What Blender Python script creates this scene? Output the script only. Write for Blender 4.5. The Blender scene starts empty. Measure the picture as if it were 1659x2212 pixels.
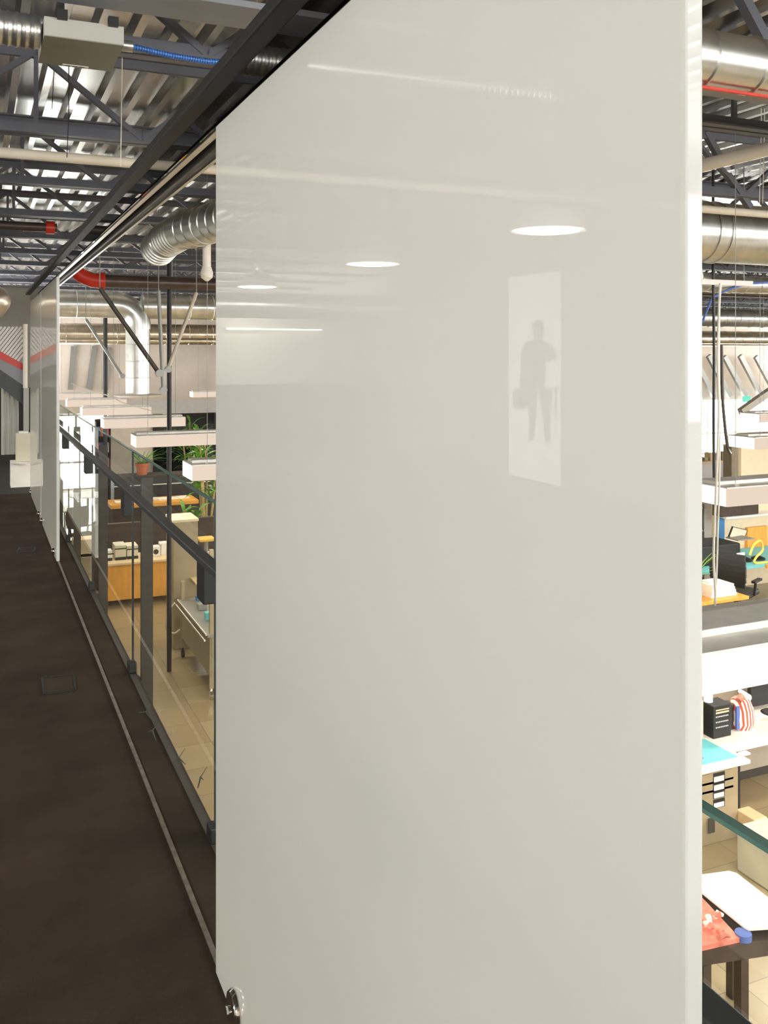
import bpy, bmesh, math, random
from mathutils import Vector, Matrix
random.seed(7)
C = bpy.context.scene.collection
SC = bpy.context.scene
PI = math.pi

# ------------------------------------------------------------------ camera
HEAD = math.radians(23.8)                 # camera heading, turned from the walkway axis (+Y) towards +X
SN, CS = math.sin(HEAD), math.cos(HEAD)
FPX, CX, HY, EYE = 2000.0, 830.0, 762.0, 1.6
cam = bpy.data.cameras.new('camera'); co = bpy.data.objects.new('camera', cam); C.objects.link(co)
co.location = (0, 0, EYE); co.rotation_euler = (PI/2, 0, -HEAD)
cam.sensor_fit = 'VERTICAL'; cam.sensor_height = 36; cam.lens = 36*FPX/2212
cam.shift_y = -(1106-HY)/2212
cam.clip_start = .02; cam.clip_end = 300
SC.camera = co
# ------------------------------------------------------------------ world, exposure
w = bpy.data.worlds.new('world'); SC.world = w; w.use_nodes = True
bg = w.node_tree.nodes['Background']; bg.inputs[0].default_value = (1, .99, .97, 1); bg.inputs[1].default_value = 14.0
SC.view_settings.view_transform = 'Standard'; SC.view_settings.look = 'None'
SC.view_settings.gamma = 1; SC.view_settings.exposure = 0.0
SC.cycles.use_denoising = True
SC.cycles.max_bounces = 8; SC.cycles.transparent_max_bounces = 24
SC.cycles.sample_clamp_indirect = 12
DOME_POWER = 196.0        # bulb of each dome pendant over the walkway side
TRAY_POWER = 60.0         # tubes of each linear pendant over the desks

FL = -2.8      # workshop floor
DECK = 3.50    # roof deck
LOWCH = 2.9    # underside of the joists

def spot(px, py, Y):            # world point seen at a pixel, on the plane y = Y
    u = (px-CX)/FPX; a = SN+CS*u; b = CS-SN*u; t = Y/b
    return Vector((a*t, Y, EYE-(py-HY)/FPX*t))
def level(px, py, z):           # world point seen at a pixel, on the height z
    t = (EYE-z)*FPX/(py-HY); u = (px-CX)/FPX
    return Vector(((SN+CS*u)*t, (CS-SN*u)*t, z))

# ------------------------------------------------------------------ materials
MATS = {}
def mat(name, col, rough=.6, metal=0, noise=0, nscale=8, bump=0, bscale=60, spec=.5, coat=0, emit=None, estr=0, stretch=None, darkcol=None):
    m = bpy.data.materials.new(name); m.use_nodes = True; nt = m.node_tree; b = nt.nodes['Principled BSDF']
    b.inputs['Roughness'].default_value = rough; b.inputs['Metallic'].default_value = metal
    b.inputs['Specular IOR Level'].default_value = spec; b.inputs['Coat Weight'].default_value = coat
    tc = nt.nodes.new('ShaderNodeTexCoord'); vec = tc.outputs['Object']
    if stretch:
        mp = nt.nodes.new('ShaderNodeMapping'); mp.inputs['Scale'].default_value = stretch; nt.links.new(vec, mp.inputs[0]); vec = mp.outputs[0]
    n = nt.nodes.new('ShaderNodeTexNoise'); n.inputs['Scale'].default_value = nscale; n.inputs['Detail'].default_value = 4; nt.links.new(vec, n.inputs['Vector'])
    r = nt.nodes.new('ShaderNodeValToRGB'); nt.links.new(n.outputs[0], r.inputs[0])
    k = max(noise, .03)
    d = darkcol or tuple(c*(1-k) for c in col); l = tuple(min(1, c*(1+k)) for c in col)
    r.color_ramp.elements[0].position = .3; r.color_ramp.elements[1].position = .7
    r.color_ramp.elements[0].color = (*d, 1); r.color_ramp.elements[1].color = (*l, 1)
    nt.links.new(r.outputs[0], b.inputs['Base Color'])
    if bump:
        n2 = nt.nodes.new('ShaderNodeTexNoise'); n2.inputs['Scale'].default_value = bscale; n2.inputs['Detail'].default_value = 3; nt.links.new(vec, n2.inputs['Vector'])
        bp = nt.nodes.new('ShaderNodeBump'); bp.inputs['Strength'].default_value = bump; bp.inputs['Distance'].default_value = .01
        nt.links.new(n2.outputs[0], bp.inputs['Height']); nt.links.new(bp.outputs[0], b.inputs['Normal'])
    if emit:
        b.inputs['Emission Color'].default_value = (*emit, 1); b.inputs['Emission Strength'].default_value = estr
    MATS[name] = m; return m
def clear_glass(name, tint=(.955, .975, .955), refl=1.0):
    m = bpy.data.materials.new(name); m.use_nodes = True; nt = m.node_tree; nt.nodes.clear()
    o = nt.nodes.new('ShaderNodeOutputMaterial'); mx = nt.nodes.new('ShaderNodeMixShader'); t = nt.nodes.new('ShaderNodeBsdfTransparent')
    g = nt.nodes.new('ShaderNodeBsdfGlossy'); f = nt.nodes.new('ShaderNodeFresnel'); f.inputs[0].default_value = 1.45
    t.inputs[0].default_value = (*tint, 1); g.inputs['Roughness'].default_value = .01; g.inputs['Color'].default_value = (refl, refl, refl, 1)
    ge = nt.nodes.new('ShaderNodeNewGeometry'); iv = nt.nodes.new('ShaderNodeMath'); iv.operation = 'SUBTRACT'; iv.inputs[0].default_value = 1; nt.links.new(ge.outputs['Backfacing'], iv.inputs[1])
    mu = nt.nodes.new('ShaderNodeMath'); mu.operation = 'MULTIPLY'; nt.links.new(f.outputs[0], mu.inputs[0]); nt.links.new(iv.outputs[0], mu.inputs[1])
    nt.links.new(mu.outputs[0], mx.inputs[0]); nt.links.new(t.outputs[0], mx.inputs[1]); nt.links.new(g.outputs[0], mx.inputs[2]); nt.links.new(mx.outputs[0], o.inputs[0])
    MATS[name] = m; return m
def glow(name, col, s):
    m = bpy.data.materials.new(name); m.use_nodes = True; nt = m.node_tree; nt.nodes.clear()
    o = nt.nodes.new('ShaderNodeOutputMaterial'); e = nt.nodes.new('ShaderNodeEmission'); e.inputs[0].default_value = (*col, 1); e.inputs[1].default_value = s
    nt.links.new(e.outputs[0], o.inputs[0]); MATS[name] = m; return m

def frosted():
    m = bpy.data.materials.new('frosted_glass'); m.use_nodes = True; nt = m.node_tree; b = nt.nodes['Principled BSDF']
    b.inputs['Base Color'].default_value = (.775, .80, .795, 1); b.inputs['Roughness'].default_value = .006; b.inputs['IOR'].default_value = 1.5
    tc = nt.nodes.new('ShaderNodeTexCoord'); n = nt.nodes.new('ShaderNodeTexNoise'); n.inputs['Scale'].default_value = 1.3
    bp = nt.nodes.new('ShaderNodeBump'); bp.inputs['Strength'].default_value = .003; bp.inputs['Distance'].default_value = .02
    nt.links.new(tc.outputs['Object'], n.inputs[0]); nt.links.new(n.outputs[0], bp.inputs['Height']); nt.links.new(bp.outputs[0], b.inputs['Normal'])
    tr = nt.nodes.new('ShaderNodeBsdfTranslucent'); tr.inputs[0].default_value = (.88, .83, .72, 1)
    mx = nt.nodes.new('ShaderNodeMixShader'); mx.inputs[0].default_value = .26
    out = nt.nodes['Material Output']
    nt.links.new(b.outputs[0], mx.inputs[1]); nt.links.new(tr.outputs[0], mx.inputs[2]); nt.links.new(mx.outputs[0], out.inputs[0])
    MATS['frosted_glass'] = m; return m
frost = frosted()
carpet = mat('carpet', (.064, .047, .034), .95, noise=.25, nscale=2.5, bump=.9, bscale=450, spec=.1)
darkmat = mat('dark_floor', (.02, .018, .016), .8)
track_m = mat('aluminium', (.72, .71, .68), .28, 1, noise=.06)
trackdull = mat('floor_track_metal', (.34, .30, .26), .4, .8, noise=.25, nscale=30)
header_m = mat('black_steel', (.014, .013, .013), .55, noise=.2, nscale=5, spec=.2)
rail_m = mat('charcoal_rail', (.05, .055, .06), .45, .3, noise=.1)
black = mat('black_plastic', (.012, .013, .014), .5)
post_m = mat('post_steel', (.075, .066, .056), .5, .3, noise=.1)
joist_m = mat('joist_paint', (.105, .11, .13), .5, noise=.12, nscale=3)
flange_m = mat('grey_flange', (.24, .255, .28), .5, noise=.08, nscale=3)
galv = mat('galvanised_duct', (.60, .61, .58), .3, .95, noise=.15, nscale=6, bump=.06, bscale=14)
deck_m = mat('galvanised_deck', (.50, .49, .47), .2, .95, noise=.28, nscale=1.6, bump=.05, bscale=2.5, stretch=(3, .5, 1))
gold = mat('warm_duct', (.62, .54, .42), .3, .9, noise=.15, nscale=6)
pvc = mat('beige_pipe', (.62, .56, .45), .5, noise=.05)
pvcw = mat('pale_pipe', (.75, .71, .62), .45)
redm = mat('red_coupling', (.55, .03, .015), .35)
darkpipe = mat('sprinkler_main', (.085, .062, .05), .35, .4, noise=.15)
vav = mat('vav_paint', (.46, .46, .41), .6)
vavb = mat('vav_underside_shade', (.27, .26, .20), .6)  # casing paint darkened: shade of the downward face put into the colour
bluem = mat('blue_flex', (.06, .18, .5), .35, .3)
wallb = mat('insulated_wall', (.80, .71, .62), .85, noise=.10, nscale=1.2, bump=.4, bscale=2)
white = mat('white_paint', (.74, .72, .68), .6)
sidewall = mat('side_wall_paint', (.26, .25, .22), .7, noise=.05)
mural = mat('mural_white', (.86, .86, .84), .5, emit=(1, .98, 1), estr=.95)   # graphic board; glow added so its reflection reads brighter
figure = mat('mural_figure', (.10, .10, .09), .6)
wood = mat('orange_wood', (.78, .38, .06), .45, noise=.1, nscale=3, stretch=(6, 1, 1))
woodp = mat('pale_wood', (.78, .60, .36), .5, noise=.06, nscale=3)
creamw = mat('cream_panel', (.80, .66, .46), .6, noise=.05)
olive = mat('olive_metal', (.33, .30, .21), .45, .2, noise=.06)
oliveb = mat('khaki_cabinet', (.37, .305, .19), .5, noise=.05)
darkfab = mat('dark_divider', (.06, .045, .035), .9, noise=.2, nscale=10)
darkglass = mat('dark_window', (.012, .014, .014), .08)
cream = mat('cream_plastic', (.70, .66, .52), .5)
whitep = mat('white_plastic', (.85, .84, .80), .4)
paper = mat('paper', (.88, .86, .80), .8)
turq = mat('turquoise_mat', (.16, .56, .62), .5)
terra = mat('terracotta', (.55, .17, .07), .7)
soil = mat('soil', (.03, .02, .015), .95)
leafm = mat('leaf_green', (.12, .30, .04), .5, noise=.4, nscale=9)
stemm = mat('cane', (.45, .33, .14), .7, noise=.3)
twig = mat('dry_twig', (.05, .06, .045), .8)
bluep = mat('blue_panel', (.05, .22, .48), .5)
greym = mat('grey_metal', (.30, .30, .28), .45, .4)
trayt = mat('fixture_top', (.80, .78, .72), .55, .2, noise=.08)
lens = glow('diffuser_face', (1, .82, .66), .84)
lensend = glow('diffuser_end', (1, .97, .92), 1.5)
lensnear = glow('diffuser_bright', (1, .98, .92), 1.3)
bulb = glow('dome_glow', (1, .97, .9), 16)
slitm = glow('daylight_slit', (1, 1, 1), 1.4)
glass = clear_glass('rail_glass')
smoke = clear_glass('smoked_glass', (.16, .155, .16))
winglass = clear_glass('window_glass', (.95, .98, .97))
gedge = mat('glass_edge_green', (.07, .20, .18), .15, spec=.6)
gedgel = mat('glass_edge_pale', (.70, .76, .70), .12)
redp = mat('red_plastic', (.72, .22, .16), .5, noise=.3, nscale=14)
goldp = mat('ochre_goods', (.55, .36, .12), .6, noise=.2)
pink = mat('pink_flower', (.75, .12, .18), .6)
bluecl = mat('blue_cloth', (.10, .16, .45), .8)
green_l = glow('exit_glow', (.25, 1, .7), .9)
chrome = mat('chrome', (.8, .79, .75), .12, 1)

def stripes():
    m = mat('striped_cloth', (.8, .1, .05), .8); nt = m.node_tree; b = nt.nodes['Principled BSDF']
    tc = nt.nodes.new('ShaderNodeTexCoord'); wv = nt.nodes.new('ShaderNodeTexWave'); wv.inputs['Scale'].default_value = 9; wv.inputs['Distortion'].default_value = .6
    r = nt.nodes.new('ShaderNodeValToRGB'); r.color_ramp.interpolation = 'CONSTANT'; r.color_ramp.elements[0].color = (.75, .09, .03, 1); r.color_ramp.elements[1].color = (.85, .82, .78, 1); r.color_ramp.elements[1].position = .5
    nt.links.new(tc.outputs['Object'], wv.inputs[0]); nt.links.new(wv.outputs[1], r.inputs[0]); nt.links.new(r.outputs[0], b.inputs['Base Color']); return m
stripem = stripes()
def floortiles():
    m = mat('workshop_tiles', (.36, .30, .19), .25); nt = m.node_tree; b = nt.nodes['Principled BSDF']
    tc = nt.nodes.new('ShaderNodeTexCoord'); br = nt.nodes.new('ShaderNodeTexBrick')
    br.offset = 0; br.inputs['Scale'].default_value = 1; br.inputs['Brick Width'].default_value = .61; br.inputs['Row Height'].default_value = .61
    br.inputs['Mortar Size'].default_value = .004; br.inputs['Color1'].default_value = (.36, .28, .16, 1); br.inputs['Color2'].default_value = (.50, .42, .27, 1)
    br.inputs['Mortar'].default_value = (.22, .18, .12, 1); br.inputs['Bias'].default_value = -.55
    n = nt.nodes.new('ShaderNodeTexNoise'); n.inputs['Scale'].default_value = .8
    mx = nt.nodes.new('ShaderNodeMixRGB'); mx.blend_type = 'MULTIPLY'; mx.inputs[0].default_value = .35
    nt.links.new(tc.outputs['Object'], br.inputs[0]); nt.links.new(tc.outputs['Object'], n.inputs[0])
    nt.links.new(br.outputs[0], mx.inputs[1]); nt.links.new(n.outputs[0], mx.inputs[2]); nt.links.new(mx.outputs[0], b.inputs['Base Color']); return m
tiles = floortiles()

# ------------------------------------------------------------------ mesh helpers
class MB:
    def __init__(s): s.v = []; s.f = []; s.mi = []
    def box(s, x0, x1, y0, y1, z0, z1, mi=0):
        n = len(s.v); s.v += [(x, y, z) for z in (z0, z1) for y in (y0, y1) for x in (x0, x1)]
        for q in ((0,2,3,1), (4,5,7,6), (0,1,5,4), (2,6,7,3), (0,4,6,2), (1,3,7,5)):
            s.f.append(tuple(n+i for i in q)); s.mi.append(mi)
        return s
    def bar(s, a, b, wd, ht, up=(0,0,1), mi=0):
        a, b = Vector(a), Vector(b); d = (b-a).normalized(); up = Vector(up)
        if abs(d.dot(up)) > .98: up = Vector((1,0,0))
        sx = d.cross(up).normalized()*wd/2; sz = sx.cross(d).normalized()*ht/2; n = len(s.v)
        for p in (a, b): s.v += [tuple(p-sx-sz), tuple(p+sx-sz), tuple(p+sx+sz), tuple(p-sx+sz)]
        for q in ((0,1,2,3), (7,6,5,4), (0,4,5,1), (1,5,6,2), (2,6,7,3), (3,7,4,0)):
            s.f.append(tuple(n+i for i in q)); s.mi.append(mi)
        return s
    def tube(s, pts, r, seg=12, mi=0, cap=True):
        pts = [Vector(p) for p in pts]; rs = r if isinstance(r, (list, tuple)) else [r]*len(pts)
        n0 = len(s.v); up = None
        for i, p in enumerate(pts):
            d = (pts[min(i+1, len(pts)-1)]-pts[max(i-1, 0)]).normalized()
            if up is None:
                up = Vector((0,0,1)) if abs(d.z) < .9 else Vector((1,0,0))
            sx = d.cross(up).normalized(); up = sx.cross(d).normalized()
            for k in range(seg):
                a = 2*PI*k/seg; s.v.append(tuple(p+(sx*math.cos(a)+up*math.sin(a))*rs[i]))
        for i in range(len(pts)-1):
            for k in range(seg):
                a = n0+i*seg+k; b = n0+i*seg+(k+1) % seg
                s.f.append((a, b, b+seg, a+seg)); s.mi.append(mi)
        if cap:
            s.f.append(tuple(n0+k for k in reversed(range(seg)))); s.mi.append(mi)
            s.f.append(tuple(n0+(len(pts)-1)*seg+k for k in range(seg))); s.mi.append(mi)
        return s
    def lathe(s, c, prof, seg=20, mi=0):   # prof: (radius, z)
        return s.tube([(c[0], c[1], c[2]+z) for r, z in prof], [max(r, .0005) for r, z in prof], seg, mi)
    def poly(s, pts, t, mi=0):             # flat outline with a thickness vector
        n = len(s.v); k = len(pts); t = Vector(t)
        s.v += [tuple(p) for p in pts]+[tuple(Vector(p)+t) for p in pts]
        s.f.append(tuple(range(n, n+k))); s.mi.append(mi); s.f.append(tuple(reversed(range(n+k, n+2*k)))); s.mi.append(mi)
        for i in range(k):
            j = (i+1) % k; s.f.append((n+i, n+k+i, n+k+j, n+j)); s.mi.append(mi)
        return s
    def build(s, name, m, parent=None, smooth=False, bevel=0, bseg=2):
        if parent:      # parts are modelled in world coordinates; the thing's Empty stands at its base
            L = parent.location; s.v = [(v[0]-L.x, v[1]-L.y, v[2]-L.z) for v in s.v]
        me = bpy.data.meshes.new(name); me.from_pydata(s.v, [], s.f); me.update()
        ms = m if isinstance(m, (list, tuple)) else [m]
        for x in ms: me.materials.append(x)
        for p, i in zip(me.polygons, s.mi): p.material_index = i; p.use_smooth = smooth
        bm = bmesh.new(); bm.from_mesh(me); bmesh.ops.recalc_face_normals(bm, faces=bm.faces)
        if bevel: bmesh.ops.bevel(bm, geom=list(bm.edges), offset=bevel, segments=bseg, affect='EDGES', profile=.5)
        if smooth:
            for e in bm.edges:
                if len(e.link_faces) == 2 and e.calc_face_angle(0) > .7: e.smooth = False
        bm.to_mesh(me); bm.free()
        o = bpy.data.objects.new(name, me); C.objects.link(o)
        if parent: o.parent = parent
        return o
def B(*a, **k): return MB().box(*a, **k)
def T(*a, **k): return MB().tube(*a, **k)
def tag(o, label, cat, group=None, kind=None):
    o['label'] = label; o['category'] = cat
    if group: o['group'] = group
    if kind: o['kind'] = kind
    return o
def thing(name, label, cat, loc=(0,0,0), group=None):
    o = bpy.data.objects.new(name, None); C.objects.link(o); o.location = loc; o.empty_display_size = .1
    return tag(o, label, cat, group)
def struct(mb, name, m, **k):
    o = mb.build(name, m, **k); o['kind'] = 'structure'; return o
def dup(root, off, label=None, group=None):
    off = Vector(off); r = root.copy(); C.objects.link(r); r.location = Vector(root.location)+off
    if label: r['label'] = label
    if group: r['group'] = group
    for ch in list(root.children):
        c = ch.copy(); C.objects.link(c); c.parent = r
        for g in ch.children:
            d = g.copy(); C.objects.link(d); d.parent = c
    return r
def subpart(mb, name, m, parent, **k):     # a part of a part (its parent part sits at the thing's origin frame)
    o = mb.build(name, m, **k); o.parent = parent; return o

# ------------------------------------------------------------------ the setting
XR, YF, YB = 36.0, 31.0, -6.0
struct(B(-5.6, .735, YB, 14.6, -.25, -.012), 'floor_walkway_slab', post_m)
struct(B(-5.3, .70, YB, 11.3, -.012, 0), 'floor_carpet', carpet)
struct(B(-5.3, .70, 11.3, 14.5, -.012, 0), 'floor_landing', darkmat)
struct(B(.70, .735, YB, 14.5, -.012, .004), 'trim_edge', post_m)
struct(B(-.6, XR, YB, YF+.2, FL-.1, FL), 'floor_workshop', tiles)
struct(B(-.6, -.5, YB, YF, FL, -.25), 'wall_under_walkway', sidewall)
struct(B(-5.6, -5.3, YB, 31, -.25, DECK+.1), 'wall_west', sidewall)
CL = (.9, 3.2)      # clerestory openings added to the unseen south and east walls for fill light
struct(MB().box(-5.6, XR, YB-.2, YB, FL, CL[0]).box(-5.6, XR, YB-.2, YB, CL[1], DECK+.1).box(-5.6, 2.0, YB-.2, YB, CL[0], CL[1]), 'wall_south', wallb)
struct(MB().box(XR, XR+.2, YB, YF, FL, CL[0]).box(XR, XR+.2, YB, YF, CL[1], DECK+.1), 'wall_east', wallb)
fc = MB()
for k in range(18): fc.box(2+k*2-.03, 2+k*2+.03, YB-.1, YB-.04, CL[0], CL[1])
struct(fc, 'window_6', white)
fc = MB()
for k in range(18): fc.box(XR+.04, XR+.1, YB+1+k*2-.03, YB+1+k*2+.03, CL[0], CL[1])
struct(fc, 'window_7', white)
# north wall, with window openings
w1 = (.9, 3.95); w2 = (22.5, 35.5); wz = (FL, -.35)
struct(B(-5.6, 0, YF-.02, YF, -.25, DECK+.1), 'wall_north_end', sidewall)
nw = MB(); nw.box(-5.6, w1[0], YF, YF+.2, FL, DECK+.1); nw.box(w1[0], w1[1], YF, YF+.2, wz[1], DECK+.1); nw.box(w1[1], w2[0], YF, YF+.2, FL, DECK+.1)
nw.box(w2[0], w2[1], YF, YF+.2, wz[1], DECK+.1); nw.box(w2[1], XR, YF, YF+.2, FL, DECK+.1)
struct(nw, 'wall_north', wallb)
struct(B(4.0, XR, YF-.03, YF, -.45, .02), 'trim_north_band', white)
def window(n, x0, x1, nm):
    f = MB(); z0, z1 = FL, wz[1]
    for k in range(nm+1):
        x = x0+(x1-x0)*k/nm; f.box(x-.035, x+.035, YF+.02, YF+.1, z0, z1)
    for z in (z0+.04, z0+.9, z1-.04): f.box(x0, x1, YF+.025, YF+.095, z-.03, z+.03)
    o = struct(f, 'window_%d' % n, white)
    g = B(x0, x1, YF+.05, YF+.06, z0, z1).build('pane', winglass); g.parent = o
window(1, w1[0], w1[1], 3); window(2, w2[0], w2[1], 8)
# dark glazed bay between the two
dk = MB(); dk.box(5.35, 12.5, YF-.05, YF, FL, -.42)
o = struct(dk, 'window_3', darkglass)
fm = MB()
for k in range(8): fm.box(5.35+k*1.02-.02, 5.35+k*1.02+.02, YF-.08, YF-.05, FL, -.42)
fo = fm.build('window_frame', black); fo.parent = o
# corrugated roof deck, ribs running along the walkway
dm = MB(); p = .203; x = -5.6; prof = []
while x < XR:
    prof += [(x, DECK), (x+.115, DECK), (x+.135, DECK-.07), (x+.183, DECK-.07)]; x += p
n = len(prof)
for Y in (YB, YF+.2): dm.v += [(a, Y, b) for a, b in prof]
for i in range(n-1): dm.f.append((i, i+1, n+i+1, n+i)); dm.mi.append(0)
struct(dm, 'ceiling_deck', deck_m)
struct(B(-5.7, XR+.2, YB-.2, YF+.3, DECK+.02, DECK+.12), 'ceiling_roof', darkmat)
# landing wall beyond the walkway, open to the hall above rail height at its edge
struct(B(-5.3, .74, 14.5, 14.6, -.012, 2.55), 'wall_landing', sidewall)

# ------------------------------------------------------------------ open web joists
def joist(Y):
    t = thing('steel_joist', 'dark blue-grey open web steel joist spanning under the corrugated deck', 'joist', (-5.3, Y, LOWCH), 'roof joists')
    MB().box(-5.3, 35.9, Y-.07, Y-.008, LOWCH, LOWCH+.012).box(-5.3, 35.9, Y+.008, Y+.07, LOWCH, LOWCH+.012).box(-5.3, 35.9, Y-.016, Y-.008, LOWCH, LOWCH+.07).box(-5.3, 35.9, Y+.008, Y+.016, LOWCH, LOWCH+.07).build('bottom_chord', joist_m, t)
    MB().box(-5.3, 35.9, Y-.06, Y+.06, DECK-.084, DECK-.071).box(-5.3, 35.9, Y-.016, Y-.008, DECK-.14, DECK-.08).box(-5.3, 35.9, Y+.008, Y+.016, DECK-.14, DECK-.08).build('top_chord', joist_m, t)
    wb = MB(); k = 0; x = -4.63
    while x < 35:
        a = (x, Y, LOWCH+.03 if k % 2 else DECK-.1); b = (x+.62, Y, DECK-.1 if k % 2 else LOWCH+.03)
        wb.bar(a, b, .032, .045, (0,1,0)); 
        if k % 2: wb.bar((x+.62, Y, LOWCH+.02), (x+.62, Y, DECK-.1), .025, .025)
        x += .62; k += 1
    wb.build('web_lattice', joist_m, t)
    return t
j0 = joist(4.12)
ORD = ['first', 'second', 'third', 'fourth', 'fifth', 'sixth', 'seventh', 'eighth', 'ninth', 'tenth', 'eleventh', 'twelfth', 'thirteenth', 'fourteenth', 'fifteenth']
NTH = ['second', 'third', 'fourth', 'fifth', 'sixth', 'seventh', 'eighth', 'ninth', 'tenth', 'eleventh', 'twelfth', 'thirteenth', 'fourteenth', 'fifteenth']
j0['label'] = 'dark blue-grey open web roof joist just beyond the wide grey girder'
for k in range(1, 15): dup(j0, (0, 1.78*k, 0), 'dark blue-grey open web roof joist, %s one beyond the wide grey girder' % NTH[k-1])
for k in (-2, -3): dup(j0, (0, 1.78*k, 0), 'open web roof joist overhead, %s before the grey girder' % ('first' if k == -2 else 'second'))
gb = thing('roof_girder', 'wide grey steel girder crossing high above the walkway', 'beam', (-5.3, 3.63, LOWCH+.05))
B(-5.3, 35.9, 3.50, 3.74, LOWCH+.04, LOWCH+.065).build('bottom_flange', flange_m, gb)
B(-5.3, 35.9, 3.72, 3.74, LOWCH+.065, LOWCH+.14).build('beam_web', joist_m, gb)
for k in range(9): B(-5.0+k*5, -4.94+k*5, 3.60, 3.66, LOWCH+.065, DECK-.071).build('hanger_post', joist_m, gb)

# ------------------------------------------------------------------ sliding doors: header, track, panels
hd = thing('door_header', 'long black steel header tube above the sliding white glass panels', 'header', (.50, 4, 2.20))
B(.478, .525, -1.2, 10.4, 2.203, 2.232).build('header_tube', header_m, hd, bevel=.006)
B(.563, .568, -1.2, 11.2, 2.180, 2.255).build('transom_strip', smoke, hd)
tk = thing('sliding_door_track', 'twin aluminium sliding door track with a dark slot behind the glass panels', 'track', (.61, 4, 2.18))
MB().box(.572, .590, -1.2, 11.2, 2.176, 2.186).box(.586, .590, -1.2, 11.2, 2.186, 2.215).build('front_lip', track_m, tk)
B(.590, .612, -1.2, 11.2, 2.195, 2.215).build('track_slot', black, tk)
T([(.628, -1.2, 2.190), (.628, 11.2, 2.190)], .015, 16).build('roller_rod', post_m, tk, smooth=True)
MB().box(.648, .660, -1.2, 11.2, 2.172, 2.180).box(.656, .660, -1.2, 11.2, 2.180, 2.215).build('rear_lip', track_m, tk)
def panel(y0, y1, label, disc_y, near=False):
    t = thing('sliding_glass_panel', label, 'glass panel', (.56, y0, 0))
    B(.5600, .5830, y0, y1, .018, 2.178).build('frosted_pane', frost, t, bevel=.0045, bseg=3)
    for y in disc_y:
        d = MB(); r = .045 if near else .03
        d.tube([(.5595, y, .058), (.553, y, .058), (.546, y, .058), (.543, y, .058)], [r, r, r*.9, r*.6], 28)
        d.tube([(.543, y, .058), (.535, y, .058)], .012, 16)
        d.build('clamp_disc', chrome, t, smooth=True)
    return t
panel(.6275, 2.335, 'large frosted white sliding glass panel filling the middle of the view', [2.13], True)
panel(7.42, 9.20, 'frosted white glass panel down the walkway, standing before the last one', [7.62, 9.05])
panel(9.25, 11.10, 'frosted white glass panel at the far end of the walkway', [9.45, 10.95])
tag(B(.573, .587, YB+.1, 11.3, .001, .006).build('floor_track', trackdull), 'thin worn metal track strip set into the brown carpet', 'floor track')

# ------------------------------------------------------------------ glass guardrail
joints = [-2.25, -.5, 1.25, 3.0, 4.75, 6.5, 8.25, 10.0, 11.75]
for i in range(len(joints)-1):
    y0, y1 = joints[i]+.006, joints[i+1]-.006
    t = thing('guardrail_glass', 'clear glass guardrail pane hidden by the far panels, %s along the walkway' % ORD[i], 'glass pane', (.714, y0, 0), 'guardrail panes')
    t['label'] = {1: 'clear guardrail pane running behind the frosted panel, its green edge over the khaki cabinet', 3: 'clear guardrail pane beside the frosted panel, above the steel workbench', 4: 'clear guardrail pane between the two dark posts', 5: 'clear guardrail pane beyond the second dark post'}.get(i, t['label'])
    g = MB().box(.713, .7265, y0, y1, .012, 1.107).build('pane', glass, t)
    e = MB().box(.713, .7265, y0, y1, 1.107, 1.112); e.build('top_edge', gedge, t)
    MB().box(.715, .7265, y0-.002, y0, .012, 1.112).build('joint_edge', rail_m, t)
hr = thing('handrail', 'charcoal flat handrail running along the glass guardrail', 'handrail', (.68, 4, .9))
B(.66, .70, -2.25, 11.6, .918, .941).build('rail_bar', rail_m, hr, bevel=.003)
for j in joints[1:-1]:
    B(.668, .712, j-.05, j+.05, .79, .9175).build('bracket', black, hr, bevel=.004)
b0 = tag(B(.696, .735, -.03, .03, .0041, .055).build('glass_clamp', black, bevel=.004), 'small black clamp gripping the foot of the guardrail glass', 'clamp', 'guardrail foot clamps')
b0.location.y = joints[1]
for j in joints[2:-1]:
    c = b0.copy(); C.objects.link(c); c.location.y = j; c['label'] = 'small black foot clamp of the guardrail, %s along the walkway' % NTH[joints.index(j)-2]
s0 = thing('guardrail_post', 'dark steel post standing outside the glass guardrail', 'post', (.79, joints[1], -.3), 'guardrail posts')
B(.762, .82, joints[1]-.0, joints[1]+.03, -.24, .97).build('post_blade', post_m, s0)
B(.7355, .762, joints[1]-.03, joints[1]+.06, -.22, -.04).build('base_plate', post_m, s0)
for j in joints[2:-1]: dup(s0, (0, j-joints[1], 0), {4.75: 'wide dark post behind the guardrail, first one showing beside the frosted panel', 6.5: 'second dark post behind the guardrail, before the orange counter', 8.25: 'third dark post behind the guardrail, close to the far panels'}.get(j, 'dark post behind the guardrail hidden by a frosted panel, number %s' % NTH[joints.index(j)]))
pp = MB()      # carpet access hatch
h0 = [level(92, 1465, 0), level(160, 1459, 0), level(163, 1492, 0), level(97, 1501, 0)]
hatch = thing('floor_box', 'carpeted rectangular floor box lid in the walkway carpet', 'floor box', h0[0])
c_ = sum(h0, Vector())/4
fr = MB()
for i in range(4):
    a, b = h0[i], h0[(i+1) % 4]; fr.bar(a+Vector((0,0,.002)), b+Vector((0,0,.002)), .012, .004)
fr.build('lid_rim', black, hatch)
MB().poly([c_+(q-c_)*.9+Vector((0,0,.0005)) for q in h0], (0,0,.003)).build('lid', carpet, hatch)
h1 = [level(42, 1184, 0), level(76, 1182, 0), level(74, 1192, 0), level(36, 1194, 0)]
fr = MB()
for i in range(4): fr.bar(h1[i]+Vector((0,0,.002)), h1[(i+1) % 4]+Vector((0,0,.002)), .015, .004)
t = thing('floor_box', 'small dark-rimmed floor box further along the walkway carpet', 'floor box', h1[0]); fr.build('lid_rim', black, t)
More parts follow.
